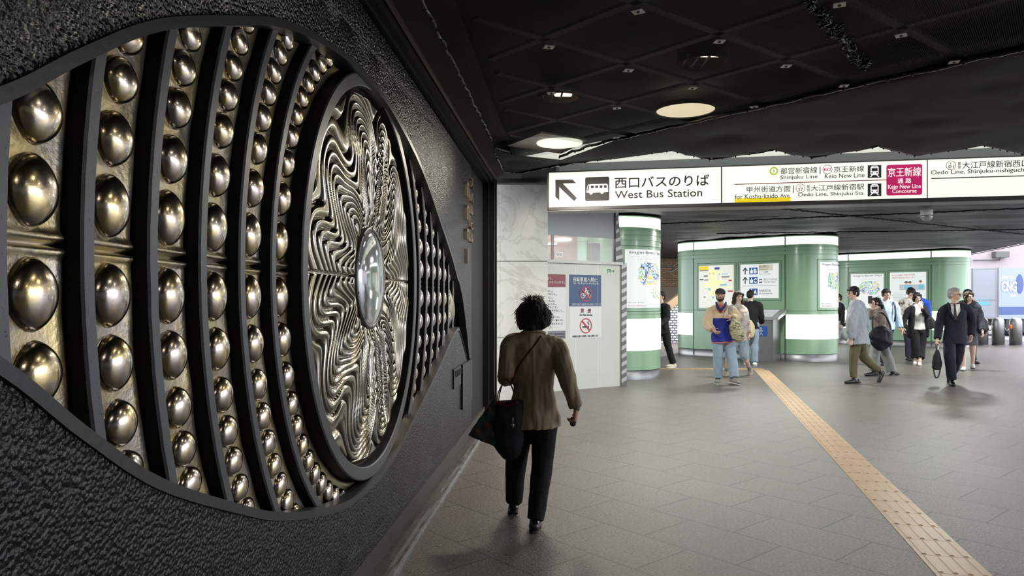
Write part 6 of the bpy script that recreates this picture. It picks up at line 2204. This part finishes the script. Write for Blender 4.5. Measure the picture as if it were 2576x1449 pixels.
pants(J, cloth('black_cropped_cloth', (.012, .012, .013)), p10, 'trousers', (.062, .056, .054), .80); shoes(J, cloth('pale_pumps', (.60, .54, .47)), p10, M['white'], .95)
bag('handbag', [(W3(2338, 803, Y - .02), .09, .05), (W3(2341, 812, Y), .13, .07), (W3(2342, 822, Y), .11, .06)], cloth('black_bag_leather', (.012, .012, .014), .5), 'black handbag under the arm of the black-cardigan woman')
# ---- 11 man in dark suit
Y = 12.9
l, p11 = mk(2398, Y, 'grey-haired man in dark suit and tie carrying a dangling black bag')
J = skeleton(l, 178, 1.76, dict(), dict(head=(2401, 741, Y), neck=(2403, 767, Y), shR=(2372, 779, Y), shL=(2436, 777, Y), elR=(2362, 820, Y + .04), wrR=(2358, 853, Y - .04), elL=(2446, 815, Y + .05), wrL=(2443, 845, Y - .02),
    pel=(2401, 848, Y), hipR=(2388, 858, Y), hipL=(2415, 858, Y), kneeR=(2390, 905, Y - .14), kneeL=(2408, 905, Y + .05), ankleR=(2395, 955, Y - .10), ankleL=(2391, 945, Y + .32), heelR=(2394, 962, Y - .05), toeR=(2399, 968, Y - .26), heelL=(2390, 948, Y + .42), toeL=(2388, 962, Y + .30)))
J['hf'] = Vector((.75, -1, -.02)).normalized()
body(J, 'body', SK, p11, .007, curlR=1.3); hair(J, 'short', HG, p11); glasses(J, p11, M['inkblack'])
ds = cloth('dark_navy_suit', (.013, .014, .023)); top(J, ds, p11, 'suit_jacket', .018, -.20, (.044, .041, .035), .97, .009, .008)
mb = MB(); yv = Y - .165
def front(px, py, d):
    return W3(px, py, Y - d)
mb.add([front(2391, 765, .13), front(2415, 765, .13), front(2416, 782, .185), front(2406, 800, .195), front(2402, 802, .195), front(2394, 785, .185), front(2391, 765, .06), front(2415, 765, .06), front(2416, 782, .1), front(2406, 800, .1), front(2402, 802, .1), front(2394, 785, .1)],
       [(0, 1, 2, 3, 4, 5), (11, 10, 9, 8, 7, 6)] + [(i, (i + 1) % 6, 6 + (i + 1) % 6, 6 + i) for i in range(6)])
mb.build('shirt_front', M['whiteprint'], p11)
mb = MB(); mb.tube([front(2401, 765, .155), front(2402, 772, .195), front(2403, 788, .205), front(2404, 803, .205)], [(.02, .012), (.017, .010), (.026, .008), (.03, .008)], 10); mb.build('tie', cloth('dark_brown_tie', (.05, .035, .03)), p11, True)
for k, pp in enumerate((((2385, 762), (2390, 785), (2401, 806)), ((2421, 762), (2418, 785), (2407, 806)))):
    mb = MB(); mb.tube([front(pp[0][0], pp[0][1], .10), front(pp[1][0], pp[1][1], .180), front(pp[2][0], pp[2][1], .195)], [(.014, .012), (.026, .010), (.012, .008)], 10); mb.build('lapel', ds, p11, True)
pants(J, ds, p11, 'trousers', (.060, .050, .044)); shoes(J, mat('polished_black_shoe', (.012, .012, .013), .2), p11, M['rubber'], 1.05)
dbg = bag('dangling_bag', [(W3(2357, 882, Y - .06), .03, .025), (W3(2357, 892, Y - .06), .06, .04), (W3(2357, 910, Y - .06), .085, .05), (W3(2356, 925, Y - .06), .082, .045)], cloth('black_soft_bag', (.013, .013, .014), .6), 'black drawstring bag dangling from the suited man\'s hand', wr=.008)
strap([W3(2348, 924, Y - .06), W3(2350, 938, Y - .06), W3(2354, 950, Y - .06), W3(2361, 946, Y - .06), W3(2366, 925, Y - .06)], .014, .006, M['inkblack'], 'strap', dbg)
strap([W3(2355, 866, Y - .06), W3(2355, 874, Y - .06), W3(2357, 882, Y - .06)], .012, .006, M['inkblack'], 'strap', dbg)
strap([W3(2359, 866, Y - .06), W3(2361, 874, Y - .06), W3(2358, 882, Y - .06)], .010, .006, M['clip'], 'cord', dbg)
# ---- 12 long-haired woman behind the suit
Y = 15.6
l, p12 = mk(2436, Y, 'woman with long dark hair and grey skirt, right behind the suited man')
J = skeleton(l, 150, 1.72, dict(sw=.10, lean=2, hipR=8, kneeR=4, hipL=-10, kneeL=14, abL=10, elL=30, yaw=-35, footR=10))
body(J, 'body', SKD, p12, .008); hair(J, 'long', HBR, p12)
top(J, cloth('dark_slate_jacket', (.05, .055, .07)), p12, 'jacket', .020, -.05, (.044, .042, .034), .9); skirt(J, cloth('grey_skirt', (.07, .075, .09)), p12, .52); shoes(J, M['offwhite'], p12, M['rubber'], 1.05)
bag('shoulder_bag', [(W3(2463, 800, Y - .1), .09, .05), (W3(2468, 812, Y - .1), .14, .08), (W3(2470, 828, Y - .1), .15, .09), (W3(2468, 834, Y - .1), .11, .06)], cloth('black_shoulder_bag', (.014, .015, .014), .6), 'dark bag at the hip of the long-haired woman, before the bollards')
# ---- 13 person behind them
Y = 17.4
l, p13 = mk(2432, Y, 'dark-haired person in grey trousers mostly hidden behind the long-haired woman')
J = skeleton(l, 178, 1.80, dict(hipL=10, kneeL=4, hipR=-8, kneeR=8))
body(J, 'body', SK, p13, .009); hair(J, 'short', HB, p13); top(J, cloth('charcoal_jacket', (.03, .032, .036)), p13); pants(J, cloth('dark_grey_cloth', (.05, .052, .058)), p13); shoes(J, M['inkblack'], p13)
# ---- 14 walker half hidden by the middle kiosk
Y = 21.0
l, p14 = mk(2113, Y, 'walker in dark jacket half hidden behind the right end of the middle kiosk')
J = skeleton(l, 95, 1.74, dict(hipL=18, kneeL=6, hipR=-14, kneeR=45, toeR=-60, lean=4))
body(J, 'body', SK, p14, .010); hair(J, 'short', HB, p14); top(J, cloth('black_jacket_cloth', (.016, .017, .020)), p14); pants(J, cloth('pale_grey_cloth', (.30, .30, .31)), p14); shoes(J, cloth('dark_trainer', (.05, .05, .05)), p14, M['white'], 1.1)
